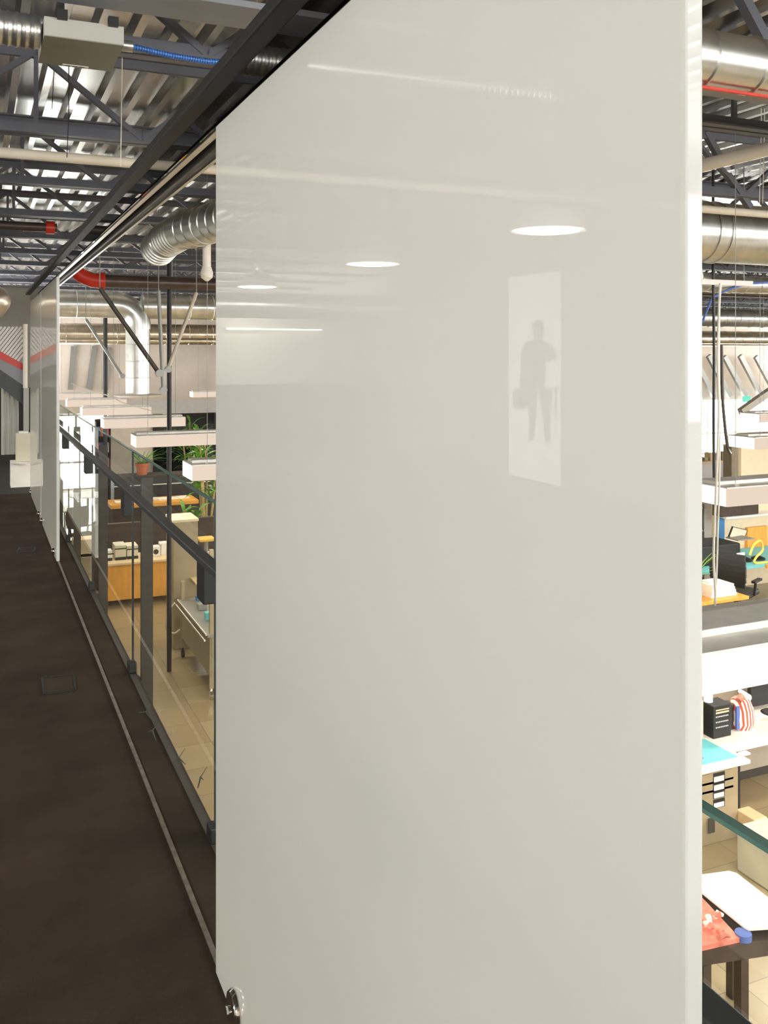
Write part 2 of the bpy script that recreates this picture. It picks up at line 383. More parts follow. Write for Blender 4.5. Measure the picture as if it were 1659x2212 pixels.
c_ = sum(h1, Vector())/4; MB().poly([c_+(q-c_)*.85+Vector((0,0,.0005)) for q in h1], (0,0,.003)).build('lid', carpet, t)
for i, (a, b, c, d) in enumerate([(300,1540,332,1560), (322,1580,338,1602), (372,1650,402,1652), (428,1702,440,1685)]):
    p0 = level(a, b, .006); p1 = level(c, d, .006); t = MB(); mid = (p0+p1)/2+Vector((0,0,.025))
    t.tube([p0, mid, p1], [.002, .004, .001], 6); t.tube([mid, mid+Vector((.03, .03, .02))], [.002, .001], 6)
    tag(t.build('dry_twig', twig), ['thin dry twig on the walkway edge near the foot clamp', 'curled dry leaf stem lying at the walkway edge', 'short dark twig lying by the glass foot', 'pointed dry leaf sticking up at the glass edge'][i], 'twig')

# ------------------------------------------------------------------ dome pendants on the open side (some seen reflected in the glass, others added unseen to light it)
def dome(x, y, power, seen):
    t = thing('dome_pendant', 'added dome pendant outside the view, brightening the frosted panel', 'lamp', (x, y, 2.6), 'dome pendants')
    pr = [(.305, 0), (.30, .03), (.27, .11), (.20, .19), (.10, .24), (.04, .26)]
    d = MB(); d.tube([(x, y, 2.6+z) for r, z in pr], [r for r, z in pr], 36, cap=False)
    d.build('lamp_shade', whitep, t, smooth=True)
    MB().lathe((x, y, 2.615), [(.285, 0), (.285, .004)], 36).build('glowing_disc', bulb, t)
    T([(x, y, 2.84), (x, y, DECK)], .012, 8).build('stem', white, t)
    if seen:
        l = bpy.data.lights.new('dome_bulb', 'AREA'); l.shape = 'DISK'; l.size = .5; zo = -.002
    else:
        l = bpy.data.lights.new('dome_bulb', 'POINT'); l.shadow_soft_size = .12; zo = -.13
    l.energy = power; l.color = (1, .96, .90)
    lo = bpy.data.objects.new('dome_bulb', l); C.objects.link(lo); lo.location = (0, 0, zo); lo.parent = t
    return t
for i, (x, y) in enumerate([(-3.18, 6.41), (-2.99, 9.63), (-2.80, 13.66), (-3.2, 3.2), (-3.2, 0), (-3.2, -3.2)]):
    t = dome(x, y, DOME_POWER*(.45 if i < 3 else 1.12), i < 3)
    if i < 3: t['label'] = ['largest dome pendant reflection, above the walking figure on the glass', 'middle dome pendant reflected in the frosted glass', 'smallest dome pendant reflected beside the ducts'][i]
t = thing('strip_light', 'thin white strip light reflected low in the frosted glass', 'lamp', (-3.3, 14.4, 1.98))
B(-4.15, -2.5, 14.42, 14.5, 1.985, 2.0).build('lamp_housing', white, t); B(-4.12, -2.53, 14.43, 14.46, 1.97, 1.985).build('tube', bulb, t)
# wall graphic on the side wall, seen reflected
XW = -5.3
def wallpt(px, py):
    u = (px-CX)/FPX; a = SN+CS*u; b = CS-SN*u; t = (1.12-XW)/a
    return Vector((XW+.006, b*t, EYE-(py-HY)/FPX*t))
wg = thing('wall_graphic', 'tall white wall graphic with a dark figure carrying a briefcase, reflected in the glass', 'wall graphic', wallpt(1156, 1040))
c1 = wallpt(1100, 600); c2 = wallpt(1212, 1040)
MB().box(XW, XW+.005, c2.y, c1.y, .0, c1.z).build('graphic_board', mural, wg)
sil = [(1153,700),(1158,692),(1166,690),(1174,694),(1178,705),(1177,718),(1173,728),(1175,735),(1190,741),(1197,752),(1204,778),(1180,780),(1179,838),(1186,842),(1189,880),(1190,930),(1192,954),(1179,955),(1178,935),(1172,880),(1164,845),(1161,870),(1158,915),(1155,950),(1143,953),(1146,920),(1143,885),(1140,880),(1128,884),(1110,882),(1108,846),(1113,841),(1124,838),(1127,800),(1126,772),(1130,750),(1140,738),(1156,733),(1156,727),(1152,715)]
MB().poly([wallpt(*q) for q in sil], (.003, 0, 0)).build('figure', figure, wg)
MB().poly([wallpt(*q) for q in [(1188,838),(1212,838),(1212,842),(1205,842),(1204,900),(1201,900),(1200,842),(1193,842),(1194,890),(1191,890)]], (.003, 0, 0)).build('stand', figure, wg)

# ------------------------------------------------------------------ ductwork
def ribbed(pts, r, step, sub=.008, seg=28):
    """a duct path with raised seams every step metres"""
    out = []; rs = []; d = 0
    for i in range(len(pts)-1):
        a, b = Vector(pts[i]), Vector(pts[i+1]); L = (b-a).length; n = max(1, int(round(L/step)))
        for k in range(n):
            q = a+(b-a)*(k/n); e = (b-a)/L*.012
            out += [q, q+e*.5, q+e, q+e*1.5]; rs += [r, r+sub, r+sub, r]
    out.append(Vector(pts[-1])); rs.append(r)
    return out, rs
def duct(name, pts, r, step, m, label, parts=()):
    q, rs = ribbed(pts, r, step)
    return tag(T(q, rs, 28).build(name, m, smooth=True), label, 'duct')
def arc(c, r, a0, a1, n, plane='xz'):
    o = []
    for k in range(n+1):
        a = a0+(a1-a0)*k/n
        o.append((c[0]+r*math.cos(a), c[1], c[2]+r*math.sin(a)) if plane == 'xz' else (c[0]+r*math.cos(a), c[1]+r*math.sin(a), c[2]))
    return o
# main duct with its drop
YA = 18.0; ZA = EYE+.90
t = thing('spiral_duct', 'long galvanised duct with an elbow dropping beside the hanging struts', 'duct', (2.8, YA, ZA))
q, rs = ribbed([(.7, YA, ZA), (2.2, YA, ZA)], .25, .45); T(q, rs, 28).build('duct_run', galv, t, smooth=True)
q = [(2.2, YA, ZA), (2.4, YA, ZA)]+arc((2.42, YA, ZA-.40), .40, PI/2, 0, 6)+[(2.82, YA, ZA-.45)]
T(q, .245, 28).build('duct_elbow', galv, t, smooth=True)
q, rs = ribbed([(2.82, YA, ZA-.42), (2.82, YA, EYE-.78)], .225, .34); T(q, rs, 28).build('drop_duct', galv, t, smooth=True)
q, rs = ribbed([(2.9, YA+.02, ZA-.02), (33, YA+.02, ZA-.02)], .23, .45); T(q, rs, 28).build('duct_run', galv, t, smooth=True)
MB().lathe((2.82, YA, EYE-.86), [(.10, .0), (.36, .02), (.44, .05), (.45, .06), (.23, .08)], 28).build('diffuser_plate', white, t, smooth=True)
duct('spiral_duct', [(-.4, 24, EYE+.47), (34, 24, EYE+.47)], .26, .6, gold, 'warm-toned galvanised duct running low before the insulated wall')
duct('spiral_duct', [(-.4, 23.3, EYE+.30), (34, 23.3, EYE+.30)], .07, 1.2, gold, 'slim metal conduit below the warm-toned far duct')
# curved shiny duct near the header
p1 = [Vector((3.6, 5.4, EYE+1.08)), Vector((2.55, 6.2, EYE+1.08)), Vector((1.95, 7.0, EYE+1.08)), Vector((1.78, 7.7, EYE+1.08)), Vector((1.66, 8.15, EYE+1.07)), Vector((1.58, 8.5, EYE+1.02)), Vector((1.54, 8.75, EYE+.95))]
t = thing('flexible_duct', 'shiny curved duct ending in a flexible section beside the door header', 'duct', p1[4])
q, rs = ribbed(p1[:5], .165, .14); T(q, rs, 28).build('duct_body', galv, t, smooth=True)
q, rs = ribbed(p1[4:], .15, .05, .012); T(q, rs, 28).build('duct_end', galv, t, smooth=True)
# elbow duct above the landing
t = thing('elbow_duct', 'dull metal elbow duct above the end of the walkway', 'duct', (.2, 12.3, 2.23))
q, rs = ribbed([(-4.5, 12.3, 2.25), (-.1, 12.3, 2.25)], .18, .5); T(q, rs, 28).build('duct_run', galv, t, smooth=True)
T([(-.12, 12.3, 2.25)]+arc((-.05, 12.55, 2.25), .27, -PI/2, 0, 6, 'xy')+[(.22, 14.4, 2.25)], .185, 28).build('duct_elbow', gold, t, smooth=True)
# ducts over the far desks
duct('spiral_duct', [(2.0, 3.05, EYE+1.25), (9.5, 3.05, EYE+1.25)], .118, .27, galv, 'galvanised duct just under the roof deck with a red line below')
tag(T([(2.0, 3.02, EYE+1.115), (4.3, 3.02, EYE+1.12), (9.5, 3.02, EYE+1.115)], .009, 8).build('red_hose', redm), 'red hose strung along under the roof duct', 'hose')
t = thing('spiral_duct', 'large smooth galvanised duct with paired bands beyond the panel edge', 'duct', (7, 6.55, 2.7))
q = [(4.6, 6.55, EYE+1.10), (13, 6.55, EYE+1.10)]; T(q, .275, 36).build('duct_body', galv, t, smooth=True)
for xx in (6.02, 6.16): T([(xx, 6.55, EYE+1.10), (xx+.02, 6.55, EYE+1.10)], .285, 36).build('band', galv, t, smooth=True)
q, rs = ribbed([(6.6, 7.3, EYE+.95), (6.75, 7.4, EYE+.75), (7.1, 7.5, EYE+.72), (12, 7.6, EYE+.8)], .09, .2, .006)
tag(T(q, rs, 20).build('branch_duct', galv, smooth=True), 'slim branch duct curving below the large duct', 'duct')
t = thing('strut_channel', 'pale strut channel carrying the hanging cables', 'channel', (6, 6.94, EYE+.66)); B(4.8, 7.05, 6.92, 6.96, EYE+.66, EYE+.71).build('channel_bar', white, t)
for x in (5.0, 6.95): T([(x, 6.94, EYE+.71), (x, 6.94, DECK-.07)], .005, 8).build('threaded_rod', greym, t)
# pipes
tag(T([(-5, 5.85, EYE+1.17), (2.5, 5.85, EYE+1.17)], .032, 16).build('roof_drain_pipe', pvc, smooth=True), 'beige pipe crossing below the joists above the walkway', 'pipe')
tag(T([(2.6, 5.85, EYE+1.17), (8, 5.85, EYE+1.17)], .032, 16).build('roof_drain_pipe', pvc, smooth=True), 'beige pipe continuing past the frosted panel', 'pipe')
tag(T([(4.3, 3.9, EYE+1.21), (4.3, 12, EYE+1.21)], .042, 16).build('roof_drain_pipe', pvcw, smooth=True), 'thick cream pipe sloping behind the panel edge', 'pipe')
t = thing('vertical_drain_pipe', 'cream vertical pipe with a bulbous lower end beside the frosted panel', 'pipe', (1.86, 8, 2.2))
T([(1.83, 7.95, EYE+1.28), (1.83, 7.95, EYE+.72)], .036, 16).build('pipe_shaft', pvcw, t, smooth=True)
MB().lathe((1.83, 7.95, EYE+.62), [(.015, 0), (.05, .03), (.055, .07), (.04, .12)], 16).build('pipe_bulb', pvcw, t, smooth=True)
t = thing('sprinkler_main', 'dark sprinkler main pipe with a red elbow at its end', 'pipe', (1.4, 12.45, 2.5))
T([(1.48, 12.45, EYE+.93), (9, 12.45, EYE+.93)], .085, 20).build('pipe_run', darkpipe, t, smooth=True)
T([(1.50, 12.45, EYE+.93), (1.38, 12.45, EYE+.935), (1.24, 12.45, EYE+.99), (1.12, 12.45, EYE+1.09), (1.06, 12.45, EYE+1.18)], [.10, .095, .092, .088, .075], 20).build('red_elbow', redm, t, smooth=True)
for x in (2.4, 5.2, 8.2): T([(x, 12.45, EYE+.93), (x, 12.45, DECK-.07)], .006, 8).build('hanger_rod', greym, t)
T([(1.46, 12.45, EYE+.93), (1.53, 12.45, EYE+.93)], .112, 20).build('red_collar', redm, t, smooth=True)
t = thing('sprinkler_branch', 'dark horizontal pipe with a red coupling above the walkway', 'pipe', (0, 9.5, 2.75))
T([(-4, 9.5, EYE+1.21), (.72, 9.5, EYE+1.21)], .045, 16).build('pipe_run', darkpipe, t, smooth=True)
T([(.62, 9.5, EYE+1.21), (.70, 9.5, EYE+1.21)], .062, 16).build('red_coupling', redm, t, smooth=True)
for (y, z, r, m, l) in [(10.4, .92, .04, pvcw, 'pale conduit pipe beyond the large duct'), (11.6, .97, .05, darkpipe, 'dark brown pipe beyond the large duct')]:
    tag(T([(7.5, y, EYE+z), (20, y, EYE+z)], r, 14).build('service_pipe', m, smooth=True), l, 'pipe')
# struts and poles hanging in the hall
def strut(a, b, Y, r, m, label, end=True):
    A, Bp = spot(*a, Y), spot(*b, Y); t = thing('hanging_strut', label, 'strut', Bp)
    T([A, Bp], r, 10).build('strut_tube', m, t, smooth=True)
    T([(A.x, A.y, A.z-.01), (A.x, A.y, DECK-.07)], .006, 8).build('hanger_rod', greym, t)
    if end: T([Bp+Vector((0, -.06, 0)), Bp+Vector((0, .04, 0))], r*1.7, 14).build('swivel_end', greym, t, smooth=True)
strut((216, 622), (344, 806), 11.6, .028, post_m, 'long dark slanting strut crossing the drop duct')
strut((186, 690), (264, 812), 14.6, .024, greym, 'shorter slanting strut before the insulated wall')
strut((343, 628), (353, 842), 12.0, .026, greym, 'pale nearly vertical strut beside the black pole')
strut((425, 632), (363, 798), 12.1, .024, pvc, 'pale strut slanting down towards the black pole')
pA = spot(366, 762, 12.9)
tag(T([(pA.x, 12.9, FL), (pA.x, 12.9, 2.9)], .032, 14).build('service_pole', black, smooth=True), 'thin black service pole rising from the workshop floor', 'pole')
pB = spot(228, 780, 21.0)
tag(T([(pB.x, 21, FL), (pB.x, 21, 2.9)], .045, 14).build('service_pole', black, smooth=True), 'black pole standing before the insulated wall', 'pole')
def smooth_path(p, n=5):
    p = [Vector(q) for q in p]; out = []
    for i in range(len(p)-1):
        a, b, c, d = p[max(i-1, 0)], p[i], p[i+1], p[min(i+2, len(p)-1)]
        for k in range(n):
            t = k/n; out.append(.5*((2*b)+(c-a)*t+(2*a-5*b+4*c-d)*t*t+(3*b-a-3*c+d)*t**3))
    return out+[p[-1]]
def cable(pts, r, m, label, name='cable'):
    pts = smooth_path(pts)
    if pts[0].z > 1.9: pts = [Vector((pts[0].x, pts[0].y, DECK-.07))]+pts
    return tag(T(pts, r, 8).build(name, m, smooth=True), label, 'cable')
cable([spot(x, y, 15.2) for x, y in [(155, 828), (200, 845), (235, 855), (272, 872), (330, 888), (380, 900), (400, 905)]], .009, pvcw, 'thin white cable drooping across the linear pendants')
cable([spot(x, y, 7.2) for x, y in [(1541, 600), (1543, 760), (1542, 900), (1543, 1036)]], .014, black, 'dark power cable hanging beside the panel edge')
cable([spot(x, y, 8.2) for x, y in [(1559, 745), (1561, 850), (1566, 915), (1572, 965), (1578, 980)]], .018, post_m, 'dark cable curving down to the far bench')
cable([spot(x, y, 2.72) for x, y in [(1556, 612), (1551, 760), (1553, 900), (1546, 1090), (1542, 1200), (1546, 1290), (1541, 1330)]], .0045, pvcw, 'pale twisted cord dropping to the big linear pendant')
cable([spot(x, y, 2.72) for x, y in [(1558, 612), (1554, 700), (1555, 1000), (1551, 1150), (1548, 1250), (1544, 1330)]], .0035, pvcw, 'second pale cord beside the twisted one')
cable([spot(x, y, 7.4) for x, y in [(1516, 700), (1530, 665), (1545, 640), (1590, 620), (1630, 612), (1700, 608)]], .012, bluecl, 'blue cable slung under the strut channel')
# white straps over the girders
# VAV box
t = thing('air_handling_box', 'beige air handling box hung under the roof girder', 'duct box', (-.1, 3.8, 2.8))
a = level(88, 76, EYE+1.16); b = level(272, 92, EYE+1.16); c = level(262, 152, EYE+1.16); d = level(90, 143, EYE+1.16)
x0, x1 = a.x, b.x; y0 = (a.y+b.y)/2; y1 = (c.y+d.y)/2
y0 = 3.42; y0 = 3.60; x0 = spot(96, 80, y0).x; x1 = spot(268, 90, y0).x; y1 = 3.95
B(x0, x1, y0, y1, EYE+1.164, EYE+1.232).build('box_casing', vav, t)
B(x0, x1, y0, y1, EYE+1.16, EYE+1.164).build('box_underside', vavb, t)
for k in (.22, .86): B(x0+(x1-x0)*k-.018, x0+(x1-x0)*k+.018, y0-.02, y0+.01, EYE+1.225, EYE+1.26).build('hanger_bracket', black, t)
lb = MB().box(x0+.09, x0+.19, y1-.03, y1-.006, EYE+1.158, EYE+1.16).build('rating_label', paper, t)
lm = MB()
for k in range(3): lm.box(x0+.10+k*.027, x0+.12+k*.027, y1-.022, y1-.014, EYE+1.1572, EYE+1.158)
lm.build('label_print', post_m, t)
q, rs = ribbed([(x0-1.6, y0+.1, EYE+1.22), (x0-.01, y0+.1, EYE+1.20)], .06, .03, .004); T(q, rs, 20).build('inlet_duct', galv, t, smooth=True)
T([(x1, y0+.12, EYE+1.20), (x1+.05, y0+.12, EYE+1.20)], .022, 20).build('outlet_collar', galv, t, smooth=True)
hp = [(x1+.05, y0+.12, EYE+1.20), (x1+.20, y0+.12, EYE+1.185), (x1+.35, y0+.12, EYE+1.18), (x1+.5, y0+.12, EYE+1.195)]
q, rs = ribbed(hp, .009, .010, .003); T(q, rs, 12).build('blue_hose', bluem, t, smooth=True)
# hanging wires
for i, (px, y0_, y1_, Y) in enumerate([(265, 100, 360, 5.6), (117, 150, 235, 6), (149, 250, 340, 5.7), (1645, 270, 440, 5.2), (1652, 270, 440, 5.2)]):
    tag(T([Vector((spot(px, y0_, Y).x, Y, DECK-.07)), spot(px, y0_, Y), spot(px-4, y1_, Y)], .003, 6).build('hanger_wire', pvcw if i in (0, 3, 4) else black), ['thin wire hanging down to the beige pipe', 'short black rod under the air handling box', 'thin dark wire above the beige pipe', 'pale hanger wire beyond the panel edge', 'second pale hanger wire beyond the panel edge'][i], 'wire')
# braces on the north wall
for i, (a, b) in enumerate([((160, 748), (153, 842)), ((205, 748), (192, 842)), ((236, 750), (228, 842))]):
    A, Bq = spot(*a, 30.9), spot(*b, 30.9); tag(MB().bar(A, Bq, .16, .08, (0,1,0)).build('wall_girt', greym), ['first dark upright on the insulated wall, next to the frosted panel', 'second dark upright on the insulated wall', 'third dark upright on the insulated wall'][i], 'brace')
for i in range(5):
    A, Bq = spot(1497+i*34, 770-(i % 2)*2, 30.7), spot(1543+i*34, 856, 30.7)
    tag(MB().bar(A, Bq, .22, .14, (0,1,0)).build('wall_brace', greym), '%s dark diagonal brace on the insulated wall past the panel edge' % ORD[i], 'brace', 'wall braces')
tag(MB().bar(spot(1700, 820, 22), spot(1600, 890, 22), .2, .2).build('slanting_post', pvc), 'pale post slanting in front of the bright window', 'post')
tag(B(*[v for v in (lambda q: (q.x-.15, q.x+.25, q.y-.05, q.y, q.z-.12, q.z+.12))(spot(1610, 862, 29))]).build('exit_sign', green_l), 'small glowing green exit sign by the bright window', 'sign')
# braces crossing the roof
for i, (a, b, Y) in enumerate([((1590, -30), (1690, 160), 3.3), ((1524, 285), (1560, 350), 5.9), ((1572, 378), (1620, 448), 5.9)]):
    tag(MB().bar(spot(*a, Y), spot(*b, Y), .05, .05, (0,1,0)).build('diagonal_brace', joist_m), ['steel brace crossing the roof duct', 'dark brace above the thick cream pipe', 'dark brace below the thick cream pipe'][i], 'brace')

# ------------------------------------------------------------------ linear pendants over the desks
def tray(x, y, dx=1.18, dy=.42, near=False):
    zb = EYE-1.10; zt = EYE-.97
    t = thing('linear_pendant', 'linear pendant lamp with a glowing pale body over the desks', 'lamp', (x, y, zb), 'linear pendants')
    for ya in (y, y+dy-.012): B(x, x+dx, ya, ya+.012, zb, zt).build('diffuser_side', lensnear if near else lens, t)
    for xa in (x, x+dx-.012): B(xa, xa+.012, y+.012, y+dy-.012, zb, zt).build('diffuser_end', lensend, t)
    B(x+.012, x+dx-.012, y+.012, y+dy-.012, zb+.004, zb+.012).build('bottom_lens', lensend, t)
    MB().box(x, x+dx, y-.001, y+dy, zt, zt+.008).build('top_cover', trayt, t)
    MB().box(x+.02, x+dx-.02, y+.12, y+.30, zt+.008, zt+.035).build('ballast_cover', [trayt], t, bevel=.004)
    for k in (.12, .88):
        MB().box(x+dx*k-.02, x+dx*k+.02, y+.05, y+.08, zt+.008, zt+.018).build('cable_gripper', chrome, t)
        T([(x+dx*k, y+.065, zt+.018), (x+dx*k, y+.065, DECK-.07)], .0025, 6).build('suspension_wire', greym, t)
    l = bpy.data.lights.new('tube_light', 'AREA'); l.shape = 'RECTANGLE'; l.size = dx-.1; l.size_y = dy-.1; l.energy = TRAY_POWER; l.color = (1, .87, .70)
    lo = bpy.data.objects.new('tube_light', l); C.objects.link(lo); lo.location = (dx/2, dy/2, -.004); lo.parent = t
    return t
first = None
rows = [2.10+2.95*k for k in range(8)]; rows[0] = 2.30; rows[1] = 5.05; rows[2] = 7.92
for X in (1.70, 4.90, 8.10, 11.3):
    for Y in rows:
        if X == 1.70 and Y == rows[0]:
            t = tray(X, Y, near=True); t['label'] = 'big close linear pendant below the pale cords, seen past the panel edge'; del t['group']; continue
        if X > 9 and Y > 11: continue
        if first is None: first = tray(X, Y); t = first
        else:
            t = dup(first, (X-first.location.x, Y-first.location.y, 0))
        col = {1.70: 'beside the guardrail', 4.90: 'second out from the guardrail', 8.10: 'third out from the guardrail', 11.3: 'outermost from the guardrail'}[X] if X < 12 else 'far out'
        t['label'] = '%s linear pendant in the row %s' % (ORD[rows.index(Y)], col)
        if (X, Y) == (4.90, rows[1]): t['label'] = 'linear pendant with a grey top above the black office chair'
        if (X, Y) == (8.10, rows[2]): t['label'] = 'linear pendant beside the bright window, above the cream partition'
        if X == 1.70 and Y == rows[2]: t['label'] = 'linear pendant touching the frosted panel edge, lowest of its row'

# ------------------------------------------------------------------ landing at the end of the walkway
st = thing('steel_staircase', 'steel staircase with a slatted side and red stripe above the landing', 'staircase', (0, 14, 1))
Ys = 13.6
def sp(px, py, Y=Ys): return spot(px, py, Y)
MB().poly([sp(-90, 705), sp(50, 705), sp(50, 790), sp(0, 762), sp(-90, 715)], (0, .03, 0)).build('side_board', greym, st)
sl = MB()
for k in range(16):
    s_ = -30+k*8.5; d0 = max(0, (s_-50)/.8); d1 = (56+.56*s_)/1.448
    if d1 > d0+3: sl.bar(sp(s_-.8*d0, 706+d0, Ys-.015), sp(s_-.8*d1, 706+d1, Ys-.015), .028, .02, (0,1,0))
sl.build('slat_panel', white, st)
MB().poly([sp(-90, 715, Ys-.03), sp(0, 758, Ys-.03), sp(50, 786, Ys-.03), sp(50, 800, Ys-.03), sp(0, 775, Ys-.03), sp(-90, 732, Ys-.03)], (0, .02, 0)).build('red_stripe', redm, st)
MB().poly([sp(-90, 732, Ys-.02), sp(0, 775, Ys-.02), sp(52, 800, Ys-.02), sp(56, 842, Ys-.02), sp(0, 808, Ys-.02), sp(-90, 770, Ys-.02)], (0, .06, 0)).build('stringer', flange_m, st)
MB().poly([sp(-90, 770, Ys-.04), sp(0, 798, Ys-.04), sp(62, 840, Ys-.04), sp(62, 884, Ys-.04), sp(0, 835, Ys-.04), sp(-90, 800, Ys-.04)], (0, .1, 0)).build('lower_stringer', rail_m, st)
q = sp(55, 765, 13.45); tag(T([(q.x, 13.45, sp(55, 838, 13.45).z), (q.x, 13.45, sp(55, 700, 13.45).z)], .03, 14).build('white_pipe', pvcw, smooth=True), 'short white upright pipe beside the slatted stair side', 'pipe')
q = sp(57, 860, 13.45); tag(B(q.x-.035, q.x+.035, 13.42, 13.48, 0, sp(57, 838, 13.45).z).build('landing_post', greym), 'grey square post under the short white pipe', 'post')
cu = MB(); pts = [sp(x, 838+random.random()*0, 13.9) for x in range(4, 44, 3)]
for i, x in enumerate(range(4, 42, 3)):
    pass
cv = [(sp(x, 900, 13.67+.012*math.sin(x*.6))) for x in range(3, 42, 2)]
zt, zb = sp(20, 832, 13.67).z, sp(20, 982, 13.67).z
cm = MB()
for i in range(len(cv)-1):
    a, b = cv[i], cv[i+1]; cm.poly([(a.x, a.y, zb), (b.x, b.y, zb), (b.x, b.y, zt), (a.x, a.y, zt)], (0, .012, 0))
tag(cm.build('hanging_cloth', vav), 'pale cloth hanging below the dark stringer', 'cloth')
for i, (xa, xb, ya, yb) in enumerate([(4, 8, 883, 940), (52, 57, 885, 934)]):
    a, b = sp(xa, ya, 13.97+.4), sp(xb, yb, 13.97+.4)
    o = B(a.x, b.x, 14.46, 14.49, b.z, a.z).build('window_%d' % (4+i), slitm); o['kind'] = 'structure'
struct(B(-5.3, .74, 14.40, 14.45, -.012, sp(30, 838, 14.4).z), 'wall_landing_lower', darkmat)
bb = level(52, 1052, 0)
t = thing('white_carton', 'white open carton on the landing floor, under the taller one', 'box', (bb.x, bb.y, 0))
B(bb.x-.145, bb.x+.155, bb.y, bb.y+.25, 0, .30).build('carton_body', paper, t)
MB().bar((bb.x-.145, bb.y-.02, .30), (bb.x+.02, bb.y-.03, .27), .1, .006).bar((bb.x+.04, bb.y-.02, .30), (bb.x+.155, bb.y-.03, .29), .1, .006).build('carton_flap', whitep, t)
t = thing('white_carton', 'tall narrow white carton standing on the open carton', 'box', (bb.x, bb.y, .3))
B(bb.x-.085, bb.x+.075, bb.y+.04, bb.y+.22, .302, .635).build('carton_body', cream, t); B(bb.x-.05, bb.x+.05, bb.y+.08, bb.y+.2, .635, .655).build('carton_lid', whitep, t)

# ------------------------------------------------------------------ workshop furniture beyond the guardrail
DT = FL+.75
# orange front desk
t = thing('orange_cabinet_desk', 'orange-fronted wooden desk with the cream computers on top', 'desk', (2.7, 16.6, FL))
B(2.05, 3.30, 16.58, 17.25, FL+.10, DT-.04).build('desk_body', wood, t); B(2.0, 3.35, 16.54, 17.3, DT-.04, DT).build('desk_top', woodp, t, bevel=.006)
for x in (2.15, 3.2):
    MB().tube([(x-.02, 16.7, FL+.045), (x+.02, 16.7, FL+.045)], .045, 14).box(x-.015, x+.015, 16.68, 16.72, FL+.05, FL+.10).build('caster', black, t)
def crate(name, px0, px1, py0, Y, base, d, m, label, cat, detail=None):
    a = spot(px0, py0, Y); b = spot(px1, py0, Y)
    t = thing(name, label, cat, ((a.x+b.x)/2, Y, base)); B(a.x, b.x, Y, Y+d, base, a.z).build('casing', m, t, bevel=.006)
    if detail == 'grille':
        cxx = (a.x+b.x)/2; cz = (a.z+base)/2; r = min(b.x-a.x, a.z-base)*.33
        T([(cxx, Y-.006, cz), (cxx, Y+.002, cz)], r, 20).build('speaker_cone', darkfab, t)
    if detail == 'slots':
        for k in (.3, .7): B(a.x+(b.x-a.x)*k-.06, a.x+(b.x-a.x)*k+.06, Y-.004, Y+.002, a.z-.07, a.z-.05).build('drive_slot', black, t)
        B(a.x, b.x, Y-.01, Y, base, base+.05).build('plinth', black, t)
    if detail == 'flaps':
        B(a.x-.02, b.x+.02, Y-.02, Y+d*.5, a.z, a.z+.01).build('lid', whitep, t)
    return t
crate('computer_case', 249, 273, 1179, 16.8, DT, .35, cream, 'cream computer case on the orange desk, first from the post', 'computer', 'slots')
crate('computer_case', 275, 299, 1180, 16.8, DT, .35, cream, 'cream computer case on the orange desk, second from the post', 'computer', 'slots')
crate('loudspeaker', 329, 346, 1182, 16.8, DT, .2, whitep, 'white loudspeaker on the orange desk', 'speaker', 'grille')
crate('white_box', 349, 368, 1176, 16.9, DT, .3, whitep, 'white box at the end of the orange desk', 'box', 'flaps')
crate('small_appliance', 231, 243, 1190, 16.8, DT, .2, whitep, 'small white appliance on the near end of the orange desk', 'appliance', 'slots')
# dark divider behind it
t = thing('office_divider', 'dark fabric divider between the orange desk and the orange shelf', 'divider', (3, 17.9, FL))
B(2.0, 4.55, 17.9, 17.97, FL+.05, FL+1.18).build('fabric_panel', darkfab, t); B(2.0, 4.55, 17.89, 17.98, FL+1.18, FL+1.2).build('divider_cap', post_m, t)
for x in (2.05, 4.45): B(x, x+.05, 17.8, 18.07, FL, FL+.05).build('foot', black, t)
# second desk
Y2 = 22.9
t = thing('orange_counter', 'long orange counter covered with papers under the potted plant', 'desk', (3, Y2, FL))
a = spot(240, 1100, Y2).x; b = spot(430, 1100, Y2).x
B(a, b, Y2, Y2+.9, DT-.10, DT).build('counter_top', wood, t, bevel=.015); B(a+.05, b-.05, Y2+.05, Y2+.85, FL, DT-.10).build('counter_body', darkfab, t)
pr = random.Random(3)
for i in range(7):
    x = a+.15+i*(b-a-.3)/7; o = MB().box(0, .26, 0, .32, 0, .01+pr.random()*.03).build('paper_sheaf', paper); o.location = (x, Y2+.1+pr.random()*.3, DT); o.rotation_euler.z = pr.random()*.5-.2
    tag(o, 'loose paper sheaf on the orange counter, %s from the dark post' % ORD[i], 'papers', 'counter papers')
